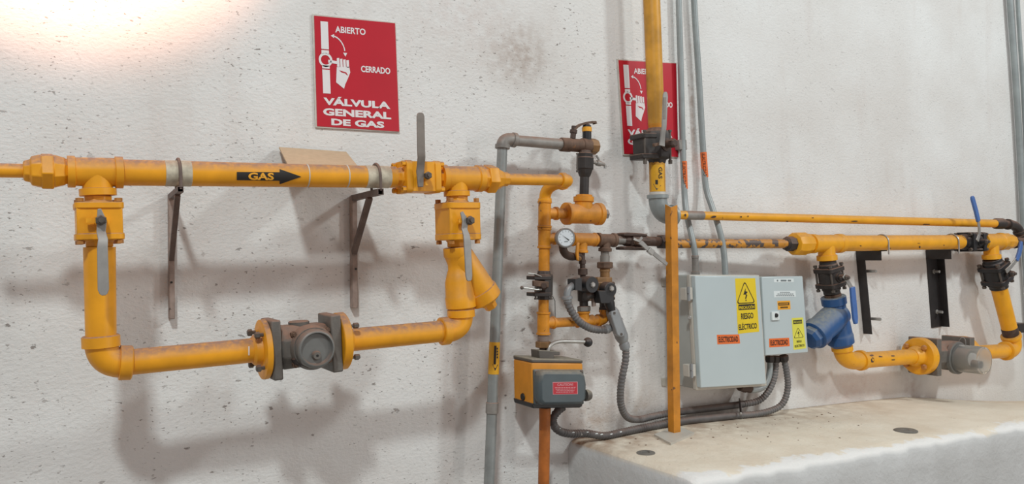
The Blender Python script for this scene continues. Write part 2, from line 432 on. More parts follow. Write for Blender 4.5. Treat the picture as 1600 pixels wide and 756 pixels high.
def stroke(pts, w):
    """pixel polyline -> list of quads of width w (pixels)"""
    out = []
    for a, b in zip(pts, pts[1:]):
        dx, dy = b[0] - a[0], b[1] - a[1]; L = math.hypot(dx, dy) or 1; nx, ny = -dy / L * w / 2, dx / L * w / 2
        out.append([(a[0] + nx, a[1] + ny), (b[0] + nx, b[1] + ny), (b[0] - nx, b[1] - ny), (a[0] - nx, a[1] - ny)])
    return out
# ------------------------------------------------------------------ setting
def wall():
    m = MB(); x0, x1, z0, z1 = -3.0, 9.0, 0.0, 4.6
    m.box(Vector(((x0 + x1) / 2, 0.1, (z0 + z1) / 2)), Vector(((x1 - x0) / 2, 0, 0)), Vector((0, 0.1, 0)), Vector((0, 0, (z1 - z0) / 2)))
    o = build('wall_back', m, 'wall', angle=30); o['kind'] = 'structure'
    m = MB(); m.box((3, -3, -0.05), Vector((6, 0, 0)), Vector((0, 3.2, 0)), Vector((0, 0, 0.05)))
    o = build('floor', m, 'floor'); o['kind'] = 'structure'
wall()
def plinth():
    x0, x1 = 1.588, 8.6; nu, nt = 150, 26
    m = MB(); vs = []; fs = []
    def top(i, j):
        x = lerp(x0, x1, (i / nu) ** 1.5); t = TF * j / nt
        z = plz(x, t)
        rn = math.sin(x * 23.1 + 1.3 * math.sin(x * 61)) * 0.5 + math.sin(x * 47.7) * 0.5
        k = max(0.0, (t - TF + 0.05) / 0.05) ** 2; z -= 0.012 * k * (1 + 0.6 * rn)      # worn front arris
        if j == nt: t += 0.006 * rn
        k2 = max(0.0, 1 - (x - x0) / 0.03) ** 2; z -= 0.010 * k2
        return Vector((x, -t, z))
    for i in range(nu + 1):
        for j in range(nt + 1): vs.append(top(i, j))
    for i in range(nu):
        for j in range(nt): a = i * (nt + 1) + j; fs.append((a, a + 1, a + nt + 2, a + nt + 1))
    m.add(vs, fs)
    nz = 8
    fr = [[Vector((top(i, nt).x, top(i, nt).y - 0.012 * min(1, q), lerp(top(i, nt).z, 0.0, (q / nz) ** 1.6))) for q in range(nz + 1)] for i in range(nu + 1)]
    m.add([p for r in fr for p in r], [(i * (nz + 1) + q, i * (nz + 1) + q + 1, (i + 1) * (nz + 1) + q + 1, (i + 1) * (nz + 1) + q) for i in range(nu) for q in range(nz)])
    sd = [[Vector((x0 - 0.012 * min(1, q), top(0, j).y - (0.012 * min(1, q) if j == nt else 0), lerp(top(0, j).z, 0.0, (q / nz) ** 1.6))) for q in range(nz + 1)] for j in range(nt + 1)]
    m.add([p for r in sd for p in r], [(j * (nz + 1) + q, j * (nz + 1) + q + 1, (j + 1) * (nz + 1) + q + 1, (j + 1) * (nz + 1) + q) for j in range(nt) for q in range(nz)])
    b = len(m.v)
    m.add([Vector((x0, 0, 0)), Vector((x1, 0, 0)), Vector((x1, -TF, 0)), Vector((x0, -TF, 0))], [(0, 1, 2, 3)])
    m.add([top(i, 0) for i in range(nu + 1)] + [Vector((x1, 0, 0)), Vector((x0, 0, 0))], [tuple(range(nu + 3))])
    m.add([top(nu, j) for j in range(nt + 1)] + [Vector((x1, -TF, 0)), Vector((x1, 0, 0))], [tuple(range(nt + 3))])
    bm_ = build('concrete_plinth', m, 'plinth', None, 'long low concrete plinth with sandy top and rough white front', angle=60)
    bm_['category'] = 'plinth'
    bm = bmesh.new(); bm.from_mesh(bm_.data); bmesh.ops.remove_doubles(bm, verts=bm.verts, dist=0.0005); bmesh.ops.recalc_face_normals(bm, faces=bm.faces)
    bm.to_mesh(bm_.data); bm.free()
plinth()
# ------------------------------------------------------------------ generic fittings
def curve(pts, step):
    """Catmull-Rom through world points, sampled every step metres"""
    pts = [Vector(p) for p in pts]; out = [pts[0]]
    for i in range(len(pts) - 1):
        a = pts[max(i - 1, 0)]; b = pts[i]; c = pts[i + 1]; d = pts[min(i + 2, len(pts) - 1)]
        n = max(2, int((c - b).length / step))
        for k in range(1, n + 1):
            t = k / n
            out.append(0.5 * ((2 * b) + (c - a) * t + (2 * a - 5 * b + 4 * c - d) * t * t + (3 * b - a - 3 * c + d) * t ** 3))
    return out
def flexible(pts, dpx_at, n=14):
    m = MB(); c = curve(pts, 0.0028); r = dpx_at
    m.tube(c, [r * (1.0 if (i // 2) % 2 == 0 else 0.86) for i in range(len(c))], n); return m
def hexnut(A, B, r): return MB().lathe(A, B, [(0, r * 0.9), (0.08, r), (0.92, r), (1, r * 0.9)], 6, phase=math.pi / 6)
def tee_mesh(A, B, t, xs, d, dc, cw, br, br_end, db, dbc, bcw, axis='x'):
    """run from A to B with collars (width cw px), branch from pixel br to br_end with a collar"""
    m = MB(); x0, x1 = xs; s = 1 if x1 > x0 else -1
    m.run(A, B, t, [(x0, d), (x0 + s * 0.3, dc), (x0 + s * (cw - 1), dc), (x0 + s * cw, d), (x1 - s * cw, d), (x1 - s * (cw - 1), dc), (x1 - s * 0.3, dc), (x1, d)], axis=axis)
    L = br_end[1] - br[1] if axis == 'x' else br_end[0] - br[0]
    b0 = br[1] if axis == 'x' else br[0]; sg = 1 if L > 0 else -1
    e = b0 + L
    m.run(br, br_end, t, [(b0, db * 1.0), (e - sg * bcw, db), (e - sg * (bcw - 1), dbc), (e - sg * 0.5, dbc), (e, db)], axis='y' if axis == 'x' else 'x')
    return m
def valve(label, A, B, t, hpx, body, plate, boltm, handle, hwid, hmat, hth=0.005, group=None, grip=None, gripmat='blue_grip', stem=1.35, end=0.6, open_style=False, blocky=False, base=None, nutmat='bolt', nuts=True):
    Aw, Bw = P(*A, t), P(*B, t); a = (Bw - Aw).normalized(); L = (Bw - Aw).length
    c = (Aw + Bw) / 2; hs = hpx * depth(c) / F
    n = (NF - a * NF.dot(a)).normalized(); w_ = a.cross(n)
    T = thing('ball_valve', label, 'valve', base or c, group)
    m = MB()
    re = hs * end
    cr = hs * (0.97 if open_style else 0.86)
    m.lathe(Aw, Bw, [(0, re), (0.10, re), (0.12, re * 1.12), (0.22, re * 1.12), (0.22, cr), (0.78, cr), (0.78, re * 1.12), (0.88, re * 1.12), (0.90, re), (1, re)], 8 if not open_style else 28, phase=math.pi / 8)
    if blocky: m.box(c, a * L * 0.34, w_ * hs * 0.93, n * hs * 0.93)
    build('valve_body', m, body, T, bevel=hs * 0.05)
    for k in ((0.2, 0.8) if blocky else (0.27, 0.73)):
        p = Aw + (Bw - Aw) * k; q = hs
        poly = []
        for (sx, sy) in ((1, 1), (-1, 1), (-1, -1), (1, -1)):
            for ang in ((0, 30, 60, 90) if sx * sy > 0 else (90, 60, 30, 0)):
                ca, sa = math.cos(math.radians(ang)), math.sin(math.radians(ang)); rr = hs * 0.25
                poly.append(p + w_ * (sx * (q - rr + rr * ca)) + n * (sy * (q - rr + rr * sa)))
        pm = MB().prism([v - a * L * 0.065 for v in poly], a * L * 0.13)
        build('end_flange', pm, plate, T, bevel=hs * 0.05)
    for sx in (-1, 1):
        for sy in (-1, 1):
            off = w_ * (sx * hs * 0.78) + n * (sy * hs * 0.78)
            build('bolt', MB().bolt(Aw + a * L * (0.06 if blocky else 0.10) + off, Bw - a * L * (0.06 if blocky else 0.10) + off, hs * 0.10, 1.7, L * 0.07), boltm, T)
    so_ = c + n * hs * stem
    build('stem', MB().lathe(c + n * hs * 0.6, so_ + n * hs * 0.02, [(0, hs * 0.42), (0.45, hs * 0.42), (0.46, hs * 0.27), (1, hs * 0.27)], 16), body, T)
    th = -so_.y
    hp = [P(x, y, th + dt) for x, y, dt in handle]
    ws = [rad(hp[i], 2) * (hwid[i] if isinstance(hwid, (list, tuple)) else hwid) for i in range(len(hp))]
    H = build('handle', MB().bar(hp, ws, hth), hmat, T, bevel=0.0012, label='lever handle')
    if grip:
        gp = [P(x, y, th + dt) for x, y, dt in grip[0]]
        g = build('handle_grip', MB().bar(gp, [rad(q, 2) * k for q, k in zip(gp, grip[1])], hth * 2.4), gripmat, H, bevel=0.003, label='blue grip' if gripmat == 'blue_grip' else None)
    if nuts:
        build('stem_nut', MB().lathe(so_, so_ + n * hs * 0.28, [(0, hs * 0.24), (0.85, hs * 0.24), (1, hs * 0.19)], 6).lathe(so_ + n * hs * 0.2, so_ + n * hs * 0.42, [(0, hs * 0.12), (1, hs * 0.12)], 12), nutmat, T)
        sp = so_ + w_ * hs * 0.35
        build('stop_pin', MB().box(so_ + w_ * hs * 0.3 - n * hs * 0.12, w_ * hs * 0.28, a * hs * 0.1, n * hs * 0.06), plate, T)
    return T
def u_bolt(A3, d, r, wire, drop):
    """round wire over a pipe: A3 centre, d pipe direction"""
    d = Vector(d).normalized(); y = NF; z = d.cross(y).normalized()
    if z.z < 0: z = -z
    pts = [A3 + y * r - z * drop]
    for i in range(17):
        a = math.pi * i / 16; pts.append(A3 + y * (r * math.cos(a)) + z * (r * math.sin(a)))
    pts.append(A3 - y * r - z * drop)
    return MB().tube(pts, wire, 8)
# ================================================================== LEFT METER LOOP
TL = 0.25
HA, HB = (-60, 265.2), (900, 281.6)
def hy(x): return lerp(HA[1], HB[1], (x - HA[0]) / (HB[0] - HA[0]))
T = thing('gas_pipe', 'thick horizontal orange gas pipe with black GAS arrow, its union entering from the left', 'pipe', P(400, hy(400), TL))
build('supply_pipe', MB().run(HA, HB, TL, [(-60, 23), (40, 22)]), 'orange', T)
build('union_body', MB().run(HA, HB, TL, [(36, 28), (38, 34), (47, 38), (49, 48), (62, 54), (66, 54)], 8, phase=0.4), 'orange', T, bevel=0.002)
build('union_nut', MB().run(HA, HB, TL, [(64, 56), (65, 60), (83, 60), (84, 56)], 6, phase=0.2), 'orange', T, bevel=0.002)
build('union_end', MB().run(HA, HB, TL, [(83, 52), (85, 54), (100, 46), (103, 42), (108, 40)], 8, phase=0.4), 'orange', T, bevel=0.002)
build('tee', tee_mesh(HA, HB, TL, (105, 192), 45, 50, 13, (151, hy(151)), (153.5, 306), 43, 53, 12), 'orange', T)
build('pipe', MB().run(HA, HB, TL, [(190, 41.2), (617, 33.6)]), 'orange', T)
for x0, x1 in ((257, 298), (570, 607)):
    d0, d1 = lerp(41.2, 33.6, (x0 - 190) / 427), lerp(41.2, 33.6, (x1 - 190) / 427)
    build('bare_band', MB().run(HA, HB, TL, [(x0, d0 + 0.2), (x0 + 0.5, d0 + 1.2), (x1 - 0.5, d1 + 1.2), (x1, d1 + 0.2)]), 'bare', T, label='bare whitish band without paint')
for x in (479, 541):
    d0 = lerp(41.2, 33.6, (x - 190) / 427)
    build('seam_ring', MB().run(HA, HB, TL, [(x - 1, d0), (x - 0.8, d0 + 0.7), (x + 0.8, d0 + 0.7), (x + 1, d0)]), 'gasket', T, label='thin pale tape ring')
def hcyl(e):
    a, b = P(200, hy(200), TL), P(610, hy(610), TL)
    return oncyl(a, b, rad(P(400, hy(400), TL), 37.5) + e)
put = hcyl(0.0012)
ar = patch([(370, 268.5), (437, 269), (437, 282.5), (370, 281.5)], put, 4, 6)
for j in range(8):
    y0 = lerp(264, 288, j / 8); y1 = lerp(264, 288, (j + 1) / 8)
    f = lambda y: 437 + 34 * (1 - abs(y - 276) / 12)
    ar.add([put(437, y0), put(f(y0), y0), put(f(y1), y1), put(437, y1)], [(0, 1, 2, 3)])
arw = build('flow_arrow', ar, 'ink', T, label='black arrow pointing right')
letters('GAS', [(388, 269.5), (428, 270), (428, 281.5), (388, 281)], hcyl(0.0024), arw, 'amber_label', 0.035)
valve('orange ball valve on the thick GAS pipe with its dusty grey lever straight up', (616, hy(616)), (689, hy(689)), TL, 25, 'orange', 'orange', 'orange',
      [(657, 292, 0), (656.5, 268, 0), (657.5, 256, 0.006), (658.5, 246, 0.018), (658, 236, 0.02), (657, 182, 0.02), (656.8, 177.5, 0.02), (656.7, 176, 0.02)], [9, 13, 13, 13, 13, 13, 10, 5], 'lever_dark', nutmat='bolt', blocky=True)
valve('large orange ball valve in the left drop pipe with pale lever hanging down', (153, 306), (155.5, 386), TL, 34, 'orange', 'orange', 'bolt_dusty',
      [(155, 326, 0), (159, 345, 0), (158, 362, 0.002), (161, 374, 0.016), (160, 386, 0.02), (161.5, 452, 0.02), (161.8, 459, 0.02), (161.9, 461.5, 0.02)], [5, 14, 13, 14, 15, 16, 11, 5], 'lever', nutmat='bolt', blocky=True)
valve('orange ball valve above the yellow-orange strainer with grey lever hanging over it', (714, 306), (716, 386), TL, 28.5, 'orange', 'orange', 'bolt_dusty',
      [(721, 331, 0), (727, 345, 0), (725.5, 358, 0.002), (729, 368, 0.014), (730, 378, 0.018), (732.5, 430, 0.018), (733, 437, 0.018), (733.2, 439, 0.018)], [5, 11, 10, 11, 12, 11.5, 9, 4], 'lever', nutmat='bolt', blocky=True)
# drop pipe on the left, elbow, lower pipe and its flange
T = thing('gas_pipe', 'fat orange L-shaped pipe dropping from the left valve and turning right to the meter', 'pipe', P(159, 566, TL))
build('pipe', MB().run((155.5, 386), (158, 534), TL, [(386, 46), (536, 44)]), 'orange', T)
EL = MB().elbow(P(158, 536, TL), P(159.5, 567, TL), P(193, 566.6, TL), rad(P(158, 540, TL), 47), collar=0.028)
build('elbow', EL, 'orange', T)
build('pipe', MB().run((193, 566.6), (412, 545.5), TL, [(193, 40.5), (408, 38)]), 'orange', T)
LA, LB_ = (193, 566.6), (412, 545.5)
FA, FB = (399, 546.8), (420, 544.6)
build('flange', MB().run(FA, FB, TL, [(393, 40), (397, 48), (406, 52), (406.5, 88), (407.5, 93), (415.5, 93), (416.5, 90)], 40, axis='x'), 'orange', T)
def ring_bolts(T, A, B, t, x0, x1, dpx, rpx, mat, n=4, ph=45, front=True):
    k0 = (x0 - A[0]) / (B[0] - A[0]); k1 = (x1 - A[0]) / (B[0] - A[0])
    p0 = P(*lp(A, B, k0), t); p1 = P(*lp(A, B, k1), t); d = (p1 - p0).normalized()
    u = (NF - d * NF.dot(d)).normalized(); v = d.cross(u); R = rad(p0, dpx)
    for i in range(n):
        a = math.radians(ph + 360 * i / n); off = u * (R * math.cos(a)) + v * (R * math.sin(a))
        r = rad(p0, rpx)
        build('bolt', MB().lathe(p0 + off, p1 + off, [(0, r * 0.7), (0.12, r), (0.55, r), (0.56, r * 0.55), (1, r * 0.55)], 6), mat, T)
ring_bolts(T, FA, FB, TL, 393, 406.5, 72, 11, 'bolt')
build('paint_mark', patch([(388, 541), (390, 541), (390, 555), (388, 555)], oncyl(P(193, 566.6, TL), P(412, 545.5, TL), rad(P(380, 548, TL), 38.6) + 0.001), 1, 3), 'sign_white', T, label='small white paint mark')
# meter
T = thing('gas_meter', 'grey rotary gas meter with round dish cover between two orange flanges', 'gas meter', P(478, 540, TL))
MA, MBp = (417, 545), (524, 533)
def square_plate(x0, x1, hh, A, B, t, hn=None):
    k0 = (x0 - A[0]) / (B[0] - A[0]); k1 = (x1 - A[0]) / (B[0] - A[0])
    p0 = P(*lp(A, B, k0), t); p1 = P(*lp(A, B, k1), t); d = (p1 - p0)
    u = (NF - d * (NF.dot(d) / d.length_squared)).normalized(); v = d.normalized().cross(u); h = rad(p0, 2 * hh); g = (hn or 1) * h
    return MB().box((p0 + p1) / 2, d / 2, u * g, v * h)
build('end_plate', square_plate(417, 432, 46, MA, MBp, TL, 0.75), 'grey_iron', T, bevel=0.004)
build('end_plate', square_plate(508, 524, 44, MA, MBp, TL, 0.75), 'grey_iron', T, bevel=0.004)
build('housing', MB().run(MA, MBp, TL, [(431, 60), (436, 70), (440, 73), (500, 69), (505, 66), (509, 58)], 8, axis='x', phase=math.pi / 8), 'grey_iron', T, bevel=0.004)
c = P(478, 539.5, TL); k = depth(c) / F
build('cover_collar', MB().lathe(c + NF * 0.02, c + NF * (34 * k + 0.014), [(0, 34 * k), (0.8, 34 * k), (1, 31 * k)], 40), 'grey_iron', T)
c2 = c + NF * (34 * k + 0.012)
cov = build('round_cover', MB().lathe(c2, c2 + NF * 0.03, [(0, 29.5 * k), (0.6, 29.5 * k), (0.9, 28 * k), (1, 26 * k), (1, 24.5 * k), (0.7, 23 * k), (0.62, 22 * k), (0.62, 0.0002)], 48), 'grey_cover', T, label='round dished grey cover', angle=50)
hb = c2 + NF * 0.017 - ZZ * 10 * k
build('hub', MB().lathe(hb, hb + NF * 0.012, [(0, 7.5 * k), (0.7, 6.5 * k), (1, 5.5 * k)], 20), 'grey_iron', cov)
build('hub_hole', MB().lathe(hb + NF * 0.011, hb + NF * 0.0125, [(0, 2 * k), (1, 2 * k)], 12), 'ink', cov)
for dx, dz in ((-27, 22), (-26, -24), (24, 25), (26, -22)):
    q = c + Vector((1, 0, 0)) * dx * k * 1.0 + ZZ * dz * k + NF * (26 * k)
    build('housing_bolt', MB().lathe(q, q + NF * 0.022, [(0, 5 * k), (0.6, 5 * k), (0.61, 3 * k), (1, 3 * k)], 6), 'rust', T)
q = c + Vector((1, 0, 0)) * -10 * k + ZZ * 37 * k
build('filler_boss', MB().lathe(q - ZZ * 0.02, q + ZZ * 0.004, [(0, 16 * k), (0.9, 16 * k), (1, 14 * k)], 28), 'grey_iron', T)
q = c + Vector((1, 0, 0)) * -20 * k - ZZ * 15 * k + NF * 30 * k
build('side_plug', MB().lathe(q, q + NF * 0.02, [(0, 12 * k), (0.7, 12 * k), (1, 9 * k)], 8), 'black_iron', T)
# right leg
T = thing('gas_pipe', 'short orange pipe right of the round-cover meter with elbow up to the strainer', 'pipe', P(620, 524, TL))
GA, GB = (524, 533.2), (694, 517)
build('flange', MB().run(GA, GB, TL, [(525, 86), (526, 89), (537, 89), (538.5, 85), (538.6, 48), (544, 44), (549, 36)], 40), 'orange', T)
build('pipe', MB().run(GA, GB, TL, [(545, 36), (692, 33.5)]), 'orange', T)
build('elbow', MB().elbow(P(696, 516.8, TL), P(721.5, 514, TL), P(720.5, 491, TL), rad(P(720, 500, TL), 37), collar=0.024), 'orange', T)
ring_bolts(T, GA, GB, TL, 553, 538.5, 68, 9, 'bolt')
# strainer
T = thing('y_strainer', 'orange Y strainer body bulging to the right beside the grey vertical pipe', 'strainer', P(717, 435, TL))
YA, YB = (712.5, 384), (721, 484)
build('strainer_body', MB().run(YA, YB, TL, [(386, 36), (386.3, 38), (387, 41), (400, 41), (402, 38), (413, 31), (420, 31), (428, 37), (440, 44), (462, 46), (464, 48), (480, 47), (482, 40), (484, 36)]), 'orange', T, angle=45)
build('strainer_leg', MB().run((715, 394), (761, 470), TL, [(394, 38), (400, 43), (452, 48), (453, 52), (467, 52), (469, 47)], 32, axis='y'), 'orange', T, angle=45)
build('strainer_plug', MB().run((758, 464), (769, 482), TL, [(466, 40), (472, 36), (473, 22), (481, 20)], 6, axis='y'), 'orange', T, bevel=0.001)
# header right end: tee, union, thin pipe turning back to the wall
T = thing('gas_pipe', 'orange tee with hex union and thin pipe passing in front of the grey vertical pipe', 'pipe', P(715, hy(715), TL))
build('tee', tee_mesh(HA, HB, TL, (688, 752), 38, 42, 9, (713, hy(713)), (714, 307), 35, 41, 9), 'orange', T)
build('union_end', MB().run(HA, HB, TL, [(748, 34), (750, 38), (760, 38), (762, 34)], 8), 'orange', T, bevel=0.0015)
build('union_nut', MB().run(HA, HB, TL, [(758, 44), (760, 47), (771, 46), (773, 43)], 6, phase=0.3), 'orange', T, bevel=0.0015)
build('union_body', MB().run(HA, HB, TL, [(771, 40), (776, 36), (783, 28), (785, 24), (793, 22)], 8), 'orange', T, bevel=0.001)
build('thin_pipe', MB().run(HA, HB, TL, [(786, 18.5), (882, 17)]), 'orange', T)
e0 = P(880, hy(880), TL); e1 = P(891, hy(891), TL)
TM = 0.115
em = P(851, 300, TM); ec = Vector((em.x + 0.002, 0, e1.z)); kk = rad(e0, 20)
ee = Vector((e1.x, -TM, e1.z))
build('elbow', MB().elbow(e0, e1, e1 + Vector((0.0, 0.04, -0.004)), kk, collar=0.016), 'orange', T)
mid = e1 + Vector((0, 0.04, -0.004))
lowx = P(851, 300, TM)
build('elbow', MB().elbow(mid + Vector((0, 0.005, 0)), Vector((lowx.x, -TM, mid.z)), Vector((lowx.x, -TM, P(850, 312, TM).z)), kk * 0.95, collar=0.014), 'orange', T)
# brackets of the left loop
def left_bracket(label, plate_top, plate_bot, wpx, arm_end, holes, strut_from, group=None):
    T = thing('pipe_bracket', label, 'bracket', P(*plate_bot, 0.01), group)
    a, b = P(*plate_top, 0.014), P(*plate_bot, 0.014); h = rad(a, wpx)
    build('wall_plate', MB().bar([a, b], h * 2 * 0.5 * 2 / 2, 0.026), 'bracket_pale', T, bevel=0.002, label='paint-splashed wall plate')
    e = P(*arm_end, 0.29); e.z = P(*arm_end, 0.25).z; s = P(plate_top[0], plate_top[1], 0.012); s.z = e.z; q = h / 2
    d = (e - s).normalized(); X = d.cross(ZZ).normalized(); m = MB()
    m.box((s + e) / 2 + X * q * 0.92, (e - s) / 2, X * q * 0.1, ZZ * q); m.box((s + e) / 2 - X * q * 0.92, (e - s) / 2, X * q * 0.1, ZZ * q)
    m.box((s + e) / 2 + ZZ * q * 0.92, (e - s) / 2, X * q, ZZ * q * 0.1); m.box((s + e) / 2 - ZZ * q * 0.92, (e - s) / 2, X * q, ZZ * q * 0.1)
    build('arm', m, 'bracket_brown', T, label='dark square tube arm with open end')
    st = s + (e - s) * strut_from - ZZ * q; en = P(*holes[1], 0.03)
    build('strut', MB().bar([st, en], q * 1.9, q * 1.9, side=X), 'bracket_brown', T, bevel=0.001)
    hc = P(*holes[0], 0.0275)
    build('bolt_hole', MB().lathe(hc, hc + NF * 0.0012, [(0, q * 0.42), (1, q * 0.42)], 14), 'ink', T)
    ax0, ax1 = P(200, hy(200), TL), P(600, hy(600), TL)
    x = s.x + (e.x - s.x) * 0.87; k = (x - ax0.x) / (ax1.x - ax0.x); cc = ax0 + (ax1 - ax0) * k
    build('u_bolt', u_bolt(cc, ax1 - ax0, 0.0345, 0.004, 0.04), 'bracket_brown', T)
    return T
left_bracket('brown wall bracket with a strut under the white band left of the GAS arrow', (267, 303), (268, 498), 16, (282, 297.5), ((268, 441), (268, 405)), 0.72)
left_bracket('brown wall bracket with visible diagonal strut under the pipe right of the GAS arrow', (552, 306), (553, 481), 17, (595, 301), ((556, 420), (553, 395)), 0.62)
# cardboard leaning behind the pipe
c0, c1, c2_, c3 = P(436, 229.5, 0.012), P(541, 237, 0.012), P(566, 268, 0.212), P(455, 267, 0.212)
nn = (c1 - c0).cross(c3 - c0).normalized() * 0.004
solo('cardboard_sheet', MB().prism([c0, c1, c2_, c3], nn), 'card', 'brown cardboard sheet leaning between the wall and the GAS pipe', 'cardboard')
# ================================================================== SIGNS
def sign(q, label):
    TLc, TRc, BRc, BLc = q
    T = thing('warning_sign', label, 'sign', P(*lp(BLc, BRc, 0.5), 0.004), 'red valve signs')
    qm = quadmap(q)
    B = build('backing_plate', MB().slab(q, 0.001, 0.006), 'sign_edge', T)
    e = 0.022
    F_ = [qm(e, 0.012), qm(1 - 0.006, 0.008), qm(1 - 0.004, 0.994), qm(e * 0.9, 0.988)]
    build('red_face', MB().slab(F_, 0.006, 0.0075), 'red', T)
    put = flat(0.0083)
    def uvq(u0, v0, u1, v1): return [qm(u0, v0), qm(u1, v0), qm(u1, v1), qm(u0, v1)]
    letters('ABIERTO', uvq(0.27, 0.085, 0.635, 0.143), put, T, 'sign_white', 0.025)
    letters('CERRADO', uvq(0.565, 0.420, 0.915, 0.478), put, T, 'sign_white', 0.03)
    letters('VÁLVULA', uvq(0.105, 0.715, 0.90, 0.795), put, T, 'sign_white', 0.045)
    letters('GENERAL', uvq(0.095, 0.823, 0.905, 0.888), put, T, 'sign_white', 0.045)
    letters('DE GAS', uvq(0.19, 0.912, 0.82, 0.972), put, T, 'sign_white', 0.045)
    m = MB()
    def poly(pts): m.face([put(*qm(u, v)) for u, v in pts])
    poly([(0.095, 0.055), (0.185, 0.055), (0.187, 0.300), (0.097, 0.300)])
    poly([(0.097, 0.310), (0.187, 0.310), (0.187, 0.345), (0.097, 0.345)])
    poly([(0.10, 0.445), (0.19, 0.445), (0.19, 0.472), (0.10, 0.472)])
    poly([(0.10, 0.482), (0.19, 0.482), (0.193, 0.693), (0.103, 0.693)])
    n = 28
    for i in range(n):
        a0, a1 = 2 * math.pi * i / n, 2 * math.pi * (i + 1) / n; cx, cy = 0.143, 0.395
        f = lambda a, r: (cx + math.cos(a) * r, cy + math.sin(a) * r * 0.77)
        poly([f(a0, 0.082), f(a1, 0.082), f(a1, 0.055), f(a0, 0.055)])
    poly([(0.175, 0.392), (0.285, 0.398), (0.285, 0.424), (0.175, 0.418)])
    # fist: four fingers, palm and wrist
    for i in range(4):
        u = 0.278 + i * 0.038
        poly([(u, 0.372 + 0.004 * i), (u + 0.03, 0.368 + 0.004 * i), (u + 0.032, 0.448), (u + 0.002, 0.448)])
    poly([(0.275, 0.452), (0.425, 0.440), (0.435, 0.490), (0.405, 0.545), (0.370, 0.600), (0.355, 0.640), (0.262, 0.588), (0.268, 0.52)])
    # double arrow from open to shut
    pa = [(0.225 + 0.155 * math.sin(k / 10 * math.pi / 2), 0.325 - 0.150 * math.cos(k / 10 * math.pi / 2)) for k in range(1, 10)]
    for a, b in zip(pa, pa[1:]):
        dx, dy = b[0] - a[0], b[1] - a[1]; L = math.hypot(dx, dy); nx, ny = -dy / L * 0.006, dx / L * 0.006
        poly([(a[0] + nx, a[1] + ny), (b[0] + nx, b[1] + ny), (b[0] - nx, b[1] - ny), (a[0] - nx, a[1] - ny)])
    poly([(0.215, 0.176), (0.255, 0.158), (0.252, 0.195)])
    poly([(0.382, 0.352), (0.357, 0.318), (0.405, 0.318)])
    g = build('valve_pictogram', m, 'sign_white', T, label='white hand turning a valve')
    ml = MB().face([put(*qm(u, v)) + NF * 0.0006 for u, v in [(0.30, 0.478), (0.385, 0.492), (0.405, 0.515), (0.395, 0.518), (0.375, 0.502), (0.335, 0.497)]])
    build('thumb_line', ml, 'red', g)
    return T
sign([(488, 22), (618, 35), (624.5, 206.5), (493, 199)], 'red sign on the bare wall above the left valve, fully in view')
sign([(964.5, 92), (1057, 98), (1060, 246), (974, 242)], 'red sign half hidden behind the tall ochre vertical pipe')
# ================================================================== GREY VENT PIPE WITH RELIEF HEAD
TG = 0.10
T = thing('vent_pipe', 'grey galvanised pipe rising to an elbow, with yellow arrow label near the floor', 'pipe', P(764, 760, TG))
VA, VB = (785, 228), (758.5, 900)
build('pipe', MB().run(VA, VB, TG, [(228, 16), (890, 17)]), 'galv', T)
hA, hB = (800, 219), (884, 226)
build('elbow', MB().elbow(P(785.2, 228, TG), P(786, 215, TG), P(802, 218.5, TG), rad(P(786, 220, TG), 20), collar=0.014), 'galv_dusty', T)
build('crosspipe', MB().run(hA, hB, TG, [(801, 17), (883, 17)]), 'galv_dusty', T)
build('coupling', MB().run(VA, VB, TG, [(628, 18), (629, 20), (645, 20), (646, 18)]), 'galv_dusty', T)
k = lambda y: lp(VA, VB, (y - VA[1]) / (VB[1] - VA[1]))
cy_ = oncyl(P(*VA, TG), P(*VB, TG), rad(P(770, 560, TG), 16.7) + 0.0006)
build('label_sleeve', MB().run(VA, VB, TG, [(534, 17), (584, 17.2)]), 'tag', T, label='yellow arrow label')
am = patch([(772, 540), (775.5, 540), (774.5, 569), (771, 569)], lambda x, y: cy_(x, y) + NF * 0.001, 1, 4)
am.add([cy_(x, y) + NF * 0.001 for x, y in ((769, 569), (778, 569.5), (773.5, 579))], [(0, 1, 2)])
for y in (543, 547.5, 552, 556.5):
    am.add([cy_(x, q) + NF * 0.001 for x, q in ((776.2, y), (778, y), (778, y + 3), (776.2, y + 3))], [(0, 1, 2, 3)])
build('flow_arrow', am, 'ink', T, label='black arrow pointing down')
T = thing('relief_valve', 'rusty relief valve head on the end of the grey crosspipe with a lever on top', 'valve', P(912, 275, TM))
build('tee_body', MB().run((876, 225.5), (926, 229), TG, [(876, 20), (877, 22), (890, 22), (891, 20), (908, 21), (909, 24), (921, 24), (922, 20)]), 'rust', T)
build('end_cap', MB().run((876, 225.5), (934, 229.5), TG, [(919, 22), (921, 26), (930, 25), (933, 18)], 8), 'bronze', T, bevel=0.001)
build('lever_post', MB().run((895, 218), (897, 196), TG, [(217, 9), (208, 9), (208, 12), (203, 12), (203, 8), (197, 8)], 10, axis='y'), 'rust_dark', T)
build('top_sleeve', MB().run((917, 220), (917, 194), TG, [(220, 14), (206, 14), (200, 13.5), (196, 13), (194, 8)], axis='y'), 'black_plastic', T)
build('sleeve_ring', MB().run((917, 220), (917, 194), TG, [(206, 14), (205.6, 15.4), (199, 15.4), (198.6, 14)], axis='y'), 'amber_label', T, label='amber ring')
lv = [P(*q, TG) for q in ((893, 206), (900, 199), (906, 195), (914, 192.5), (923, 191), (929, 191), (929.5, 194))]
build('lever', MB().bar(lv, 0.018, 0.007, side=(0, 0, 1)), 'rust', T, bevel=0.001)
build('union', MB().run((914.5, 236), (913.5, 277), TM, [(235, 17), (239, 20), (240, 25), (246, 25), (247, 28), (264, 28), (265, 25), (270, 22), (274, 19), (277, 15)], 10), 'black_iron', T, bevel=0.001)
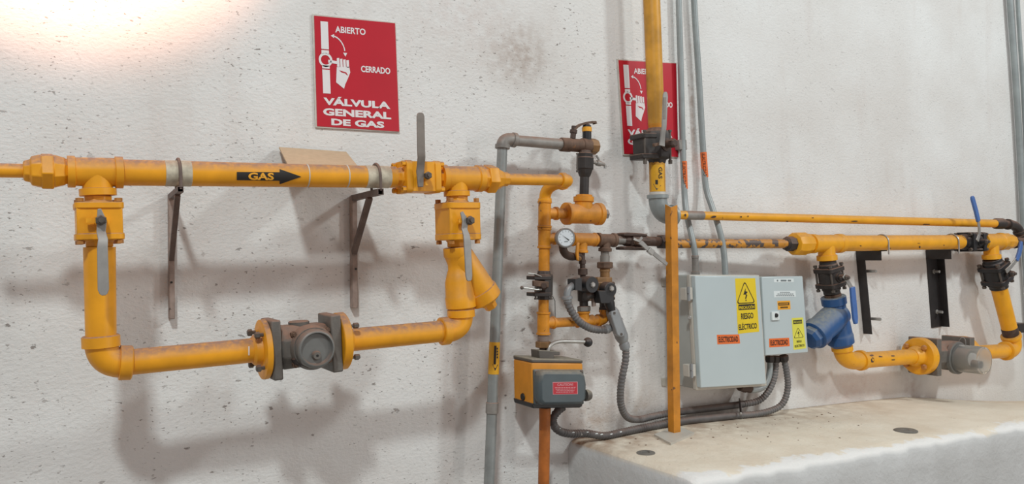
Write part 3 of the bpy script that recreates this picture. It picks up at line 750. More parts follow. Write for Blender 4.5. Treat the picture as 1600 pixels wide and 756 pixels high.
build('body_bolt', MB().run((902, 238), (902, 272), TM + 0.02, [(239, 4), (241, 4), (241.3, 2.4), (266, 2.4), (266.3, 4), (269, 4)], 8), 'bolt', T)
build('riser', MB().run((913.5, 275), (912.5, 306), TM, [(275, 14.5), (306, 14.5)]), 'black_iron', T)
T = thing('bleed_cock', 'small pale drain cock with T handle sticking out beside the dark union', 'valve', P(936, 252, TM))
build('cock_body', MB().run((926, 253), (944, 257), TM, [(926, 6), (932, 6), (932.3, 9), (938, 9), (938.3, 6), (944, 5)], 12), 'galv_dusty', T)
build('spout', MB().elbow(P(943, 257, TM), P(946, 257.5, TM), P(945.5, 263, TM), 0.005, 10), 'steel', T)
build('handle', MB().tube([P(932, 243, TM), P(935.5, 249, TM), P(936, 253, TM)], [0.004, 0.0035, 0.003], 8), 'steel', T)
# ================================================================== MANIFOLD
T = thing('gas_pipe', 'orange vertical manifold pipe from the back elbow down to the small dark valve', 'pipe', P(850, 424, TM))
MVA, MVB = (851.2, 313), (848.6, 545)
build('upper_tee', tee_mesh(MVA, MVB, TM, (314, 356), 20, 22.5, 4, (850, 333.5), (871, 333.5), 17, 21, 5, axis='y'), 'orange_rust', T)
build('lower_tee', tee_mesh(MVA, MVB, TM, (356, 388), 19.5, 22, 4, (850, 373), (868, 373), 16, 19, 4, axis='y'), 'orange_rust', T)
build('pipe', MB().run(MVA, MVB, TM, [(387, 17.5), (424, 17.5)]), 'orange_rust', T)
T = thing('drip_tee', 'stubby orange blanked-off tee below the relief riser, with a grey square plug', 'pipe fitting', P(911, 334, TM))
build('nipple', MB().run((869, 333.5), (946, 334.5), TM, [(870, 16), (886, 16)]), 'orange_rust', T)
build('tee_body', tee_mesh((869, 333.5), (946, 334.5), TM, (883, 938), 31, 35, 7, (911.5, 334), (912, 307), 28, 32, 9), 'orange_rust', T)
build('hex_collar', MB().run((912, 334), (912.5, 303), TM, [(309, 26), (304.5, 26), (304, 22)], 8), 'orange_rust', T)
build('end_taper', MB().run((869, 333.5), (946, 334.5), TM, [(936, 32), (941, 22)]), 'orange_rust', T)
build('plug', MB().run((869, 333.5), (946, 334.5), TM, [(939, 17), (948, 16)], 6), 'galv_dusty', T, label='grey square plug')
T = thing('branch_pipe', 'orange crosspiece behind the gauge joined to a dark grey iron tee', 'pipe fitting', P(920, 385, TM))
XA, XB = (866, 373), (1000, 376)
build('nipple', MB().run(XA, XB, TM, [(867, 13.5), (897, 13.5)]), 'orange_rust', T)
build('cross_body', tee_mesh(XA, XB, TM, (894, 930), 20, 22, 3, (909.5, 374), (909, 395), 17, 20, 5), 'orange_rust', T)
build('nipple', MB().run(XA, XB, TM, [(929, 13), (931, 16), (935, 16), (936, 13)]), 'orange_rust', T)
build('iron_tee', tee_mesh(XA, XB, TM, (933, 961), 19, 22, 5, (946, 374.7), (945.3, 393), 17, 21, 6), 'rust', T, label='dark grey iron tee')
build('pipe', MB().run(XA, XB, TM, [(960, 14), (976, 14)]), 'galv_dusty', T, label='grey bare pipe')
# gauge
T = thing('pressure_gauge', 'round white-faced pressure gauge in front of the orange crosspiece', 'gauge', P(890, 400, TM))
gc = P(883.5, 371.5, 0.19); gk = depth(gc) / F
gd = (CAM - gc).normalized(); gd = (NF * 0.75 + gd * 0.25 + Vector((-0.12, 0, 0))).normalized()
G = build('gauge_case', MB().lathe(gc - gd * 0.03, gc + gd * 0.006, [(0, 11 * gk), (0.1, 14 * gk), (0.6, 14 * gk), (0.62, 15.6 * gk), (0.93, 15.6 * gk), (1, 14.6 * gk), (1, 13.2 * gk), (0.9, 13 * gk), (0.9, 0.0002)], 40), 'gauge_rim', T, angle=50)
fc = gc + gd * 0.0035
build('dial_face', MB().lathe(fc, fc + gd * 0.0012, [(0, 12.9 * gk), (1, 12.9 * gk)], 40), 'dial', G)
gu = (ZZ - gd * gd.z).normalized(); gs = gd.cross(gu)
if gs.dot(RH) < 0: gs = -gs
f2 = fc + gd * 0.002
def dialq(a0, a1, r0, r1):
    f = lambda a, r: f2 + (gs * math.sin(math.radians(a)) + gu * math.cos(math.radians(a))) * r * gk
    return [f(a0, r0), f(a1, r0), f(a1, r1), f(a0, r1)]
dm = MB()
for i in range(11):
    a = -135 + 27 * i; dm.face(dialq(a - 1.6, a + 1.6, 9.4, 11.6))
dm.face([f2 + (gs * x + gu * y) * gk for x, y in ((-3, -6.5), (3, -6.5), (3, -5.2), (-3, -5.2))])
build('dial_marks', dm, 'print_grey', G)
nd = (gs * 5 - gu * 4) * gk; nt_ = (gs * -7 + gu * 5) * gk
pv = (gs * 0.5 + gu * 0.62) * gk
build('needle', MB().face([f2 + gd * 0.001 + nd + pv, f2 + gd * 0.001 + nt_, f2 + gd * 0.001 + nd - pv]), 'ink', G)
build('stem_elbow', MB().elbow(gc - gd * 0.025 - ZZ * 0.012, Vector((gc.x, gc.y + 0.03, P(888, 404, TM).z)), P(903, 400, TM), 6.5 * gk, 14, collar=0.01), 'rust_dark', T)
# small orange cock handle under the cross
T = thing('cock_lever', 'small orange lever hanging just right of the gauge', 'lever', P(903, 410, 0.15))
build('lever_bar', MB().bar([P(903.5, 379, 0.15), P(902.5, 384, 0.152), P(901.5, 396, 0.15), P(903, 405, 0.15), P(904, 407, 0.15)], [0.008, 0.011, 0.011, 0.010, 0.006], 0.008), 'orange_rust', T, bevel=0.002)
build('pivot', MB().lathe(P(905, 404, TM), P(905, 404, 0.155), [(0, 0.008), (0.8, 0.008), (0.82, 0.005), (1, 0.005)], 12), 'bronze', T, label='pale pivot nut')
# dark ball valve on the manifold
def small_valve_main():
    T = thing('ball_valve', 'small dark valve in the manifold pipe with thin wire handle to the left', 'valve', P(850, 467, TM))
    A, B = (849.8, 424), (849.2, 468)
    build('valve_body', MB().run(A, B, TM, [(423, 20), (429, 22), (429.5, 29), (461, 29), (461.5, 20), (468, 20)], 8, phase=0.4), 'black_iron', T, bevel=0.001)
    for y in (431, 457):
        build('end_flange', MB().slab([(835, y), (862, y), (862, y + 6), (835, y + 6)], TM - 0.02, TM + 0.03), 'black_iron', T, bevel=0.002)
    for x in (837, 861):
        build('bolt', MB().run((x, 426), (x, 470), TM + 0.022, [(428, 5), (430, 5), (430.2, 3), (465, 3), (465.2, 5), (468, 5)], 8), 'bolt', T)
    build('stem', MB().lathe(P(850, 446, TM + 0.02), P(850, 446, TM + 0.062), [(0, 0.014), (0.5, 0.014), (0.52, 0.009), (1, 0.009)], 12), 'rust_dark', T)
    build('yoke', MB().slab([(834, 438), (858, 440), (858, 449), (834, 447)], TM + 0.045, TM + 0.056), 'rust', T, bevel=0.002)
    H = build('wire_handle', MB().tube([P(846, 452, TM + 0.05), P(838, 452.5, TM + 0.05), P(826, 450.5, TM + 0.055), P(816, 449.5, TM + 0.055)], 0.0028, 8), 'steel', T)
    build('handle_knob', MB().ball(P(815.5, 449.5, TM + 0.055), 0.006, 10), 'bolt', H)
    build('wire_handle', MB().tube([P(846, 432, TM + 0.03), P(836, 428, TM + 0.035), P(825, 427, TM + 0.035)], 0.002, 8), 'steel', T)
    build('hanging_wire', MB().tube([P(863, 462, TM), P(867, 470, TM), P(867.5, 500, TM), P(866, 513, TM)], 0.0012, 6), 'ink', T, label='thin hanging wire')
small_valve_main()
T = thing('gas_pipe', 'lower orange manifold tee with branch running right under the solenoid valves', 'pipe', P(850, 524, TM))
build('nipple', MB().run(MVA, MVB, TM, [(468, 16.5), (489, 16.5)]), 'orange_rust', T)
build('tee', tee_mesh(MVA, MVB, TM, (487, 523), 19.5, 22, 4, (849, 504), (866, 504), 17, 20, 4, axis='y'), 'orange_rust', T)
BA, BB = (862, 504.5), (945, 500)
build('branch', MB().run(BA, BB, TM, [(864, 15), (903, 15)]), 'orange_rust', T)
build('branch_tee', tee_mesh(BA, BB, TM, (901, 926), 17, 19.5, 3, (912.5, 502), (912, 486), 17, 20, 4), 'orange_rust', T)
build('branch', MB().run(BA, BB, TM, [(924, 14), (938, 14)]), 'orange_rust', T)
build('elbow', MB().elbow(P(935, 500.8, TM), P(946, 500.5, TM), P(945.6, 486, TM), rad(P(945, 500, TM), 17), collar=0.01), 'orange_rust', T)
T = thing('pipe_union', 'ribbed grey union and bronze hexagon on top of the actuator stem', 'pipe fitting', P(849, 552, TM))
build('ribbed_sleeve', MB().run(MVA, MVB, TM, [(522, 17)] + [(523 + i * 0.9, 18.5 if i % 2 == 0 else 17) for i in range(11)] + [(533, 17)]), 'galv_dusty', T)
build('hex_nut', MB().run(MVA, MVB, TM, [(533, 21), (534, 24), (542, 24), (543, 21)], 6), 'bronze', T)
build('neck', MB().run(MVA, MVB, TM, [(543, 12), (548, 12), (548.3, 16), (556, 16)]), 'rust_dark', T)
# solenoid valves
T = thing('solenoid_valve', 'left and smaller solenoid valve, black coil facing out on a thin rusty stem', 'valve', P(912, 486, TM), 'solenoid valves of the pilot line')
sA, sB = (909.5, 394), (912.5, 487)
build('nipple', MB().run(sA, sB, TM, [(394, 9), (406, 9), (406.3, 11), (412, 11), (412.3, 8.5), (419, 8.5), (420, 15), (429, 15), (430, 9), (442, 9)], 12), 'rust_dark', T)
build('valve_body', MB().run(sA, sB, TM, [(446, 14), (448, 18), (452, 19), (470, 19), (471, 14), (478, 14)], 8), 'black_iron', T, bevel=0.001)
build('base_nut', MB().run(sA, sB, TM, [(478, 18), (479, 21), (485, 21), (486, 18)], 6), 'galv_dusty', T, label='grey hexagon nut')
sc = P(909, 444, TM); sk = depth(sc) / F
Cc = build('coil', MB().lathe(sc + NF * 0.008, sc + NF * 0.06, [(0, 12 * sk), (0.1, 13 * sk), (0.9, 13 * sk), (1, 12 * sk)], 32).slab([(899, 436), (909, 434), (909, 454), (899, 453)], TM + 0.01, TM + 0.055), 'black_plastic', T, label='black solenoid coil')
build('coil_nut', MB().lathe(sc + NF * 0.058, sc + NF * 0.068, [(0, 4.5 * sk), (0.7, 4.5 * sk), (1, 3 * sk)], 6), 'steel', Cc)
build('side_port', MB().run((914, 463), (928, 461), TM + 0.03, [(914, 13), (919, 13), (920, 10), (926, 10)], 16), 'black_iron', T)
build('side_plate', MB().slab([(925, 448), (931, 447), (931.5, 478), (927, 479)], TM + 0.02, TM + 0.03), 'bracket_pale', T, bevel=0.001)
build('cable_gland', MB().run((888, 449), (901, 444), TM + 0.03, [(888, 9), (893, 9), (893.3, 12), (898, 12), (898.3, 9), (901, 9)], 8), 'rust', T)
T = thing('solenoid_valve', 'right and larger solenoid valve with square bronze body and black coil', 'valve', P(945.5, 487, TM), 'solenoid valves of the pilot line')
rA, rB = (945, 391), (945.6, 488)
build('nipple', MB().run(rA, rB, TM, [(392, 13), (399, 13), (399.3, 15), (409, 15)], 16), 'galv_dusty', T)
build('union_nut', MB().run(rA, rB, TM, [(409, 20), (410, 25), (418, 25), (419.5, 20)], 8), 'rust', T)
build('nipple', MB().run(rA, rB, TM, [(419, 16), (424, 17), (424.3, 15), (433, 15)], 16), 'bronze', T)
build('bonnet', MB().slab([(934, 433), (957, 433), (957, 442), (934, 442)], TM - 0.025, TM + 0.025), 'bronze', T, bevel=0.003)
build('valve_body', MB().slab([(930, 440), (961, 440), (961, 467), (957, 471), (935, 471), (930, 466)], TM - 0.03, TM + 0.03), 'bronze', T, bevel=0.004)
for x, y in ((933, 443), (958.5, 443), (933, 466), (958.5, 466)):
    build('body_bolt', MB().lathe(P(x, y, TM + 0.03), P(x, y, TM + 0.038), [(0, 0.0065), (0.7, 0.0065), (1, 0.004)], 6), 'bolt', T)
build('outlet', MB().run(rA, rB, TM, [(470, 18), (480, 18), (480.4, 20), (487, 20)], 10), 'black_iron', T)
c = P(944.5, 452, TM + 0.03); kq = depth(c) / F
Cc = build('coil', MB().lathe(c, c + NF * 0.035, [(0, 11.5 * kq), (0.1, 12 * kq), (0.9, 12 * kq), (1, 11 * kq)], 32).slab([(935, 454), (959, 454), (960, 474), (939, 474)], TM + 0.03, TM + 0.065), 'black_plastic', T, label='black solenoid coil', bevel=0.002)
build('coil_nut', MB().lathe(c + NF * 0.033 + ZZ * 0.004, c + NF * 0.045 + ZZ * 0.004, [(0, 4.5 * kq), (0.7, 4.5 * kq), (1, 3 * kq)], 6), 'steel', Cc)
build('cable_gland', MB().run((951, 470), (956, 486), TM + 0.05, [(470, 16), (474, 17), (480, 14), (486, 12)], 16), 'black_plastic', T)
# silver levered valve left of the post
T = thing('ball_valve', 'dark rusty valve just left of the yellow post with bare silver lever pointing down right', 'valve', P(992, 377, TM))
wA, wB = (976, 375.5), (1046, 378)
build('valve_body', MB().run(wA, wB, TM, [(974, 15), (977, 18), (982, 18), (983, 24), (1003, 24), (1004, 18), (1011, 17), (1012, 14)], 10, axis='x'), 'rust_dark', T)
for y0, y1 in ((363, 368.5), (384.5, 390)):
    build('body_lug', MB().slab([(975, y0 + 1), (981, y0), (1005, y0 + 1.5), (1012, y0 + 3), (1012, y1 + 1), (975, y1)], TM - 0.022, TM + 0.026), 'rust_dark', T, bevel=0.003)
build('nipple', MB().run(wA, wB, TM, [(1010, 15), (1032, 15)]), 'rust_dark', T)
build('hex_nut', MB().run(wA, wB, TM, [(1030, 20), (1031, 24), (1041, 24), (1042, 20)], 6), 'black_iron', T)
build('stem', MB().lathe(P(996, 377, TM), P(996, 377, TM + 0.055), [(0, 0.013), (0.6, 0.013), (0.62, 0.008), (1, 0.008)], 12), 'rust', T)
H = build('handle', MB().bar([P(996, 376, TM + 0.05), P(1003, 380, TM + 0.052), P(1010, 387, TM + 0.055), P(1019, 394, TM + 0.055), P(1030, 403, TM + 0.055), P(1042, 413, TM + 0.055)], [0.016, 0.016, 0.015, 0.015, 0.015, 0.012], 0.006), 'lever', T, bevel=0.001, label='silver lever')
build('lever_clip', MB().bar([P(1013, 389.5, TM + 0.056), P(1020, 395.5, TM + 0.056)], 0.019, 0.012), 'steel', H, bevel=0.001)
build('latch', MB().bar([P(990, 373, TM + 0.056), P(998, 376.5, TM + 0.058), P(1003, 371, TM + 0.055)], 0.008, 0.005), 'steel', H)
# ================================================================== ACTUATOR
TA = 0.17
T = thing('valve_actuator', 'orange and dark teal electric valve actuator box with red CAUTION label and ball-tipped lever', 'actuator', P(850, 636, 0.1))
build('actuator_body', MB().slab([(831, 566), (911, 567), (911.5, 631), (832, 633)], 0.055, TA), 'act_orange', T, bevel=0.006)
build('top_plate', MB().slab([(831, 560.5), (911, 562), (911, 567.5), (831, 567)], 0.055, TA + 0.001), 'dark_plate', T, bevel=0.004)
build('bottom_rim', MB().slab([(831, 630), (911, 628), (910, 635), (906, 637), (833, 638)], 0.055, TA + 0.001), 'black_plastic', T, bevel=0.003)
build('cover_flange', MB().slab([(835, 577), (912.5, 577.5), (913, 632), (836, 633)], TA - 0.002, TA + 0.012), 'teal_cover', T, bevel=0.005)
build('cover', MB().slab([(846, 583), (852, 579.5), (908, 580), (915, 585), (917, 600), (917, 624), (910, 632), (850, 633), (843.5, 627), (843, 600)], TA + 0.008, TA + 0.05), 'teal_cover', T, bevel=0.010)
build('side_knob', MB().lathe(P(914, 617.5, TA + 0.03), P(923, 617, TA + 0.03), [(0, 0.019), (0.5, 0.0185), (0.85, 0.015), (1, 0.009)], 24), 'dark_plate', T, label='round grey side knob')
sh = P(816, 620, 0.115)
p_ = P(831, 600, TA); xl = p_.x
hl = Vector((xl - 0.001, -0.115, P(816, 620, 0.115).z))
build('cable_hole', MB().lathe(hl, hl + Vector((-0.003, 0, 0)), [(0, 0.012), (1, 0.011)], 20), 'ink', T)
for x, y in ((839, 582), (839, 627), (908.5, 581)):
    build('cover_screw', MB().lathe(P(x, y, TA + 0.012), P(x, y, TA + 0.017), [(0, 0.006), (0.6, 0.006), (1, 0.003)], 14), 'bolt', T)
lq = [(863.5, 597), (902.5, 596.2), (902.8, 615.6), (863.8, 616.4)]
LBL = build('caution_label', MB().slab(lq, TA + 0.0495, TA + 0.0508), 'pink_print', T, label='red CAUTION label with pale border')
lf = [(864.3, 597.8), (901.8, 597), (902, 614.9), (864.5, 615.6)]
build('label_face', patch(lf, flat(TA + 0.0512), 1, 1), 'red', LBL)
lm = quadmap(lf); put = flat(TA + 0.0518)
letters('CAUTION!', [lm(0.17, 0.08), lm(0.83, 0.08), lm(0.83, 0.30), lm(0.17, 0.30)], put, LBL, 'pink_print', 0.03)
fm = MB()
for j, (a, b) in enumerate(((0.07, 0.93), (0.1, 0.9), (0.14, 0.88), (0.12, 0.84))):
    v = 0.42 + j * 0.13
    x = a
    rnd = random.Random(j)
    while x < b:
        e = min(b, x + rnd.uniform(0.05, 0.13)); fm.face([put(*lm(u, q)) for u, q in ((x, v), (e, v), (e, v + 0.055), (x, v + 0.055))]); x = e + 0.018
build('small_print', fm, 'pink_print', LBL)
# bracket and lever on top
build('lever_yoke', MB().slab([(842, 547), (875, 549), (875, 555), (866, 555), (866, 561), (843, 560)], TM - 0.02, TM + 0.03), 'dark_plate', T, bevel=0.002)
lv = curve([P(856, 549, TM + 0.02), P(859, 541, TM + 0.02), P(866, 535.5, TM + 0.02), P(876, 533.5, TM + 0.02), P(890, 533.3, TM + 0.02), P(914, 534, TM + 0.02)], 0.006)
H = build('lever', MB().tube(lv, 0.0062, 12), 'steel', T, label='bent silver lever')
build('lever_ball', MB().ball(P(918.5, 534.5, TM + 0.02), rad(P(918, 534, TM), 15), 20), 'black_plastic', H, label='black ball knob')
solo('gas_pipe', MB().run((851.5, 637), (847, 900), TM, [(637, 18.5), (660, 17.5), (890, 18)]), 'rust_pipe', 'rusty orange pipe running down below the actuator box to the floor', 'pipe')
# ================================================================== CONDUITS AND WIRING
T = thing('conduit_fitting', 'oblong pale grey conduit fitting with two cover screws hanging below the right solenoid', 'conduit fitting', P(976, 545, 0.14))
TB = 0.15
build('fitting_body', MB().run((955, 483), (974, 533), TB, [(481, 10), (483, 17), (488, 21), (526, 21), (531, 18), (534, 14)], 20, axis='y'), 'lb_grey', T)
cvq = [(956, 486), (962, 484.5), (967.5, 489), (977, 519), (976, 525), (970, 527), (964.5, 523), (955, 492)]
C_ = build('cover', MB().slab(cvq, TB + 0.012, TB + 0.030), 'lb_grey', T, bevel=0.003)
for x, y in ((960, 489), (971, 522)):
    build('cover_screw', MB().lathe(P(x, y, TB + 0.03), P(x, y, TB + 0.033), [(0, 0.0045), (1, 0.004)], 12), 'bolt', C_)
build('hub', MB().run((973, 530), (978, 548), TB, [(532, 14), (537, 15), (537.3, 17), (544, 16), (544.4, 13), (547, 12)], 16), 'lb_grey', T)
build('side_hub', MB().run((945, 515), (963, 509), TB - 0.01, [(945, 14), (950, 15), (950.3, 12), (963, 12)], 16), 'lb_grey', T)
fc1 = [P(886, 467, 0.15), P(889, 478, 0.15), P(896, 491, 0.15), P(907, 504, 0.15), P(922, 512.5, 0.145), P(935, 515, 0.14), P(946, 515, 0.14)]
T = thing('flexible_conduit', 'short grey corrugated conduit looping from the left solenoid to the oblong fitting', 'conduit', P(920, 514, 0.145))
build('hose', flexible(fc1, rad(P(900, 495, 0.15), 12.5)), 'flex', T)
build('elbow_connector', MB().elbow(P(894, 447.5, 0.15), P(886, 449, 0.15), P(886, 464, 0.15), rad(P(886, 455, 0.15), 11), collar=0.008).run((885.8, 462), (887, 472), 0.15, [(462, 13), (463, 17), (467, 17), (468, 14), (471, 13)], 14), 'lb_grey', T)
r12 = rad(P(1000, 660, 0.06), 12)
def gp(px, t, k=1.0, r=None): return on_plinth(px, t, (r or r12) * k)
fc2 = [P(978, 547, 0.15), P(977, 565, 0.15), P(972, 590, 0.145), P(969.5, 612, 0.13), P(970, 630, 0.115), P(975, 645, 0.10), P(984, 653.5, 0.085), P(1000, 655, 0.06), P(1020, 650.5, 0.045), P(1045, 645.5, 0.04)]
T = thing('flexible_conduit', 'grey corrugated conduit dropping from the oblong fitting and bending right along the wall', 'conduit', P(972, 640, 0.1))
build('hose', flexible(fc2, r12 * 0.95), 'flex', T)
fc3 = [P(879, 636, 0.10), P(869, 645, 0.105), P(864, 656, 0.105), P(867, 667, 0.10), P(877, 674.5, 0.095), P(893, 677.5, 0.09), P(915, 677, 0.085), gp(945, 0.085), gp(975, 0.08), gp(1010, 0.075), gp(1040, 0.07)]
T = thing('flexible_conduit', 'dark grey conduit curling from under the actuator and onto the plinth', 'conduit', P(890, 680, 0.09))
build('hose', flexible(fc3, r12), 'flex_dark', T)
T2 = T
for i_ in (7, 10, 13, 15, 16, 18, 20):
    cc_ = curve(fc3, 0.02)
    if i_ >= len(cc_): continue
    q = cc_[i_] + (NF * 0.8 + ZZ * 0.45) * r12 * 0.98
    build('paint_splash', MB().ball(q, 0.0035, 8, (1.8, 0.6, 0.7)), 'white_label', T, label='white paint splash')
# rigid runs behind the post along the plinth, then up to the cabinets
c4 = [P(1045, 645.5, 0.04), P(1080, 641, 0.04), P(1120, 636.5, 0.04), P(1160, 631.5, 0.045), P(1185, 626, 0.06), P(1200, 612, 0.075), P(1209, 592, 0.08), P(1212, 572, 0.08), P(1212, 557, 0.08)]
T = thing('conduit_run', 'upper dark conduit along the wall base curving up to the small cabinet', 'conduit', P(1100, 640, 0.04))
build('tube', MB().tube(curve(c4[:4], 0.02), r12 * 1.0, 14), 'flex_dark', T)
build('flexible_end', flexible(c4[3:], r12 * 0.95), 'flex', T)
build('gland', MB().run((1212, 568), (1212, 553), 0.08, [(566, 13), (562, 15), (557, 15), (556, 12)], 8), 'black_iron', T)
c5 = [gp(1040, 0.07), gp(1075, 0.07), gp(1110, 0.07), gp(1150, 0.07), gp(1185, 0.075), P(1213, 638, 0.09), P(1226, 625, 0.10), P(1231, 603, 0.10), P(1229, 580, 0.10), P(1224, 557, 0.10)]
T = thing('conduit_run', 'lower dark conduit on the plinth behind the post, rising outermost to the small cabinet', 'conduit', gp(1100, 0.07, 0))
build('tube', MB().tube(curve(c5[:4], 0.02), r12 * 0.97, 14), 'flex_dark', T)
build('flexible_end', flexible(c5[3:], r12 * 0.95), 'flex', T)
build('gland', MB().run((1226, 566), (1223, 552), 0.10, [(564, 13), (560, 15), (556, 15), (555, 12)], 8), 'black_iron', T)
c6 = [P(1166, 606, 0.08), P(1175, 609.5, 0.08), P(1190, 606, 0.08), P(1199, 595, 0.085), P(1203, 578, 0.085), P(1203, 557, 0.085)]
T = thing('conduit_run', 'short grey conduit bend joining the undersides of the two cabinets', 'conduit', P(1180, 612, 0.08))
build('tube', MB().tube(curve(c6, 0.008), r12 * 0.85, 14), 'conduit', T)
build('gland', MB().run((1156, 603), (1176, 609), 0.08, [(1156, 15), (1165, 16), (1166, 13), (1172, 13)], 10), 'rust_dark', T)
build('gland', MB().run((1203, 566), (1203, 553), 0.085, [(566, 12), (562, 14), (557, 14), (556, 12)], 8), 'black_iron', T)
T = thing('conduit_clip', 'small dark clip holding the two conduits at the wall base below the large cabinet', 'clip', P(1157, 640, 0.05))
build('strap', MB().bar([P(1155, 624, 0.03), P(1156, 628, 0.07), P(1157, 637, 0.085), P(1158, 646, 0.10)], 0.012, 0.003, side=(1, 0, 0)), 'black_steel', T)
build('screw', MB().ball(P(1157, 646, 0.102), 0.006, 10), 'steel', T)
# ================================================================== TALL RISER AND UPPER PIPES
TR = 0.10
T = thing('gas_pipe', 'tall ochre vertical pipe in front of the half hidden red sign', 'pipe', P(1024, 200, TR))
build('pipe', MB().run((1010.5, -200), (1026, 204), TR, [(-200, 27), (196, 26)]), 'ochre', T)
build('thread_end', MB().run((1010.5, -200), (1026, 204), TR, [(194, 26.5), (198, 25), (204, 24)]), 'orange_worn', T)
def riser_valve():
    T = thing('ball_valve', 'large dark iron valve on the tall ochre pipe with bare silver lever straight up', 'valve', P(1026, 254, TR))
    A, B = (1025.5, 202), (1027, 256)
    build('valve_body', MB().run(A, B, TR, [(200, 26), (204, 32), (206, 40), (212, 43), (240, 43), (247, 40), (250, 30), (256, 26)], 8, phase=math.pi / 8), 'black_iron', T, bevel=0.002)
    build('valve_block', MB().slab([(1006, 209), (1044, 209), (1045, 246), (1007, 246)], TR - 0.034, TR + 0.033), 'black_iron', T, bevel=0.008)
    for y in (207, 239):
        q = [(1004, y), (1046, y + 0.5), (1046.5, y + 9), (1004.5, y + 8.5)]
        build('end_flange', MB().slab(q, TR - 0.038, TR + 0.036), 'black_iron', T, bevel=0.004)
    for x in (1007, 1046.5):
        for t in (TR - 0.03, TR + 0.03):
            build('bolt', MB().run((x, 203), (x + 1, 256), t, [(203, 6), (206, 6), (206.3, 4), (250, 4), (250.3, 6.5), (256, 6)], 8), 'bolt', T)
    c = P(1027, 228, TR)
    build('stem', MB().lathe(c, c + NF * 0.085, [(0, 0.024), (0.6, 0.024), (0.62, 0.014), (1, 0.014)], 16), 'rust_dark', T)
    hq = [(1034, 228, 0), (1035, 218, 0.0), (1036, 207, 0.012), (1037.5, 200, 0.015), (1038.5, 175, 0.015), (1039.5, 150, 0.015), (1039.6, 145.5, 0.015), (1039.6, 143.5, 0.015)]
    ws = [11, 9, 8.5, 8.5, 9, 9, 7, 3]
    pts = [P(x, y, TR + 0.075 + d) for x, y, d in hq]
    H = build('handle', MB().bar(pts, [rad(p, 2) * k for p, k in zip(pts, ws)], 0.006), 'lever', T, bevel=0.001, label='bare silver lever')
    build('handle_grooves', MB().slab([(1037, 152), (1041, 152), (1040, 186), (1036.3, 186)], TR + 0.09, TR + 0.0942), 'lever_dark', H)
    build('stem_nut', MB().lathe(c + NF * 0.075, c + NF * 0.095, [(0, 0.016), (0.8, 0.016), (1, 0.011)], 6), 'rust_dark', T)
    build('stop_lug', MB().slab([(1022, 224), (1034, 222), (1034, 226), (1023, 229)], TR + 0.06, TR + 0.07), 'rust', T, bevel=0.001)
riser_valve()
T = thing('gas_pipe', 'short ochre pipe below the riser valve ending in a pale galvanised elbow by the post', 'pipe', P(1027, 348, TR))
SA, SB = (1026.5, 256), (1027.6, 306)
build('pipe', MB().run(SA, SB, TR, [(254, 25), (303, 25)]), 'ochre', T)
build('bare_thread', MB().run(SA, SB, TR, [(300, 25.6), (306, 25.6)]), 'sign_edge', T)
sc_ = oncyl(P(*SA, TR), P(*SB, TR), rad(P(1027, 280, TR), 25) + 0.0012)
build('pipe_label', patch([(1017, 257), (1037, 257), (1038, 299), (1018, 299)], sc_, 8, 2), 'tag', T, label='scuffed yellow pipe label')
sc2 = oncyl(P(*SA, TR), P(*SB, TR), rad(P(1027, 280, TR), 25) + 0.0022)
letters('GAS', [(1035, 261), (1035, 279), (1029, 279), (1029, 261)], sc2, T, 'ink', 0.02)
am = MB(); am.face([sc2(x, y) for x, y in ((1024, 281), (1028, 281), (1028, 288), (1024, 288))]); am.face([sc2(x, y) for x, y in ((1020.5, 287), (1033, 289.5), (1026, 297))])
build('flow_arrow', am, 'ink', T)
build('elbow', MB().elbow(P(1027.6, 308, TR), P(1028.5, 337, TR), P(1050, 336.5, TR), rad(P(1027, 320, TR), 29), collar=0.014), 'galv_elbow', T)
T = thing('gas_pipe', 'long thin upper orange pipe from the post to the black elbow at the right', 'pipe', P(1300, 343, TR))
UA, UB = (1048, 335.5), (1566, 349.5)
build('pipe', MB().run(UA, UB, TR, [(1050, 13.6), (1558, 12.4)]), 'orange_clean', T)
build('bare_section', MB().run(UA, UB, TR, [(1071, 13.9), (1071.5, 14.1), (1097, 14.1), (1097.5, 13.9)]), 'galv_dusty', T, label='bare grey section without paint')
uy = oncyl(P(*UA, TR), P(*UB, TR), rad(P(1300, 343, TR), 13.2) + 0.0012)
def chips(T, spots, cyl, name='paint_chip'):
    for x, y, a, b in spots:
        pts = []
        for i in range(9):
            an = 2 * math.pi * i / 9; k = random.uniform(0.6, 1.1); pts.append(cyl(x + math.cos(an) * a * k, y + math.sin(an) * b * k))
        build(name, MB().face(pts), 'rust_dark', T)
chips(T, [(1071, 336, 2.2, 3), (1115, 339, 5, 2.4), (1158, 338.5, 1.6, 1.6), (1169, 337.5, 1.4, 1.2), (1230, 346, 2, 1), (1335, 345.5, 6, 1.2), (1448, 350.5, 7, 1), (1484, 348, 3.5, 2.6), (1270, 340, 2, 0.8)], uy)
build('end_collar', MB().run(UA, UB, TR, [(1554, 13), (1556, 17), (1566, 17), (1567, 13)], 20), 'black_iron', T, label='black end collar')
T = thing('pipe_elbow', 'black iron elbows looping from the thin upper pipe down to the thick right pipe', 'pipe fitting', P(1590, 378, TR))
TX = 0.12
build('nipple', MB().run((1563, 349.4), (1578, 350.5), TR, [(1564, 11.5), (1577, 11.5)]), 'rust_dark', T)
build('upper_elbow', MB().elbow(P(1575, 350.3, TR), P(1589, 351, TR), P(1592, 362, TR), rad(P(1585, 352, TR), 14.5), collar=0.012), 'black_iron', T)
build('nipple', MB().tube([P(1592, 361, TR), P(1595, 370, TR)], rad(P(1593, 365, TR), 12), 16), 'rust_dark', T)
build('lower_elbow', MB().elbow(P(1594.5, 368, TR), P(1599, 380, TR), P(1586, 379.5, TX), rad(P(1597, 375, TR), 14.5), collar=0.012), 'black_iron', T)
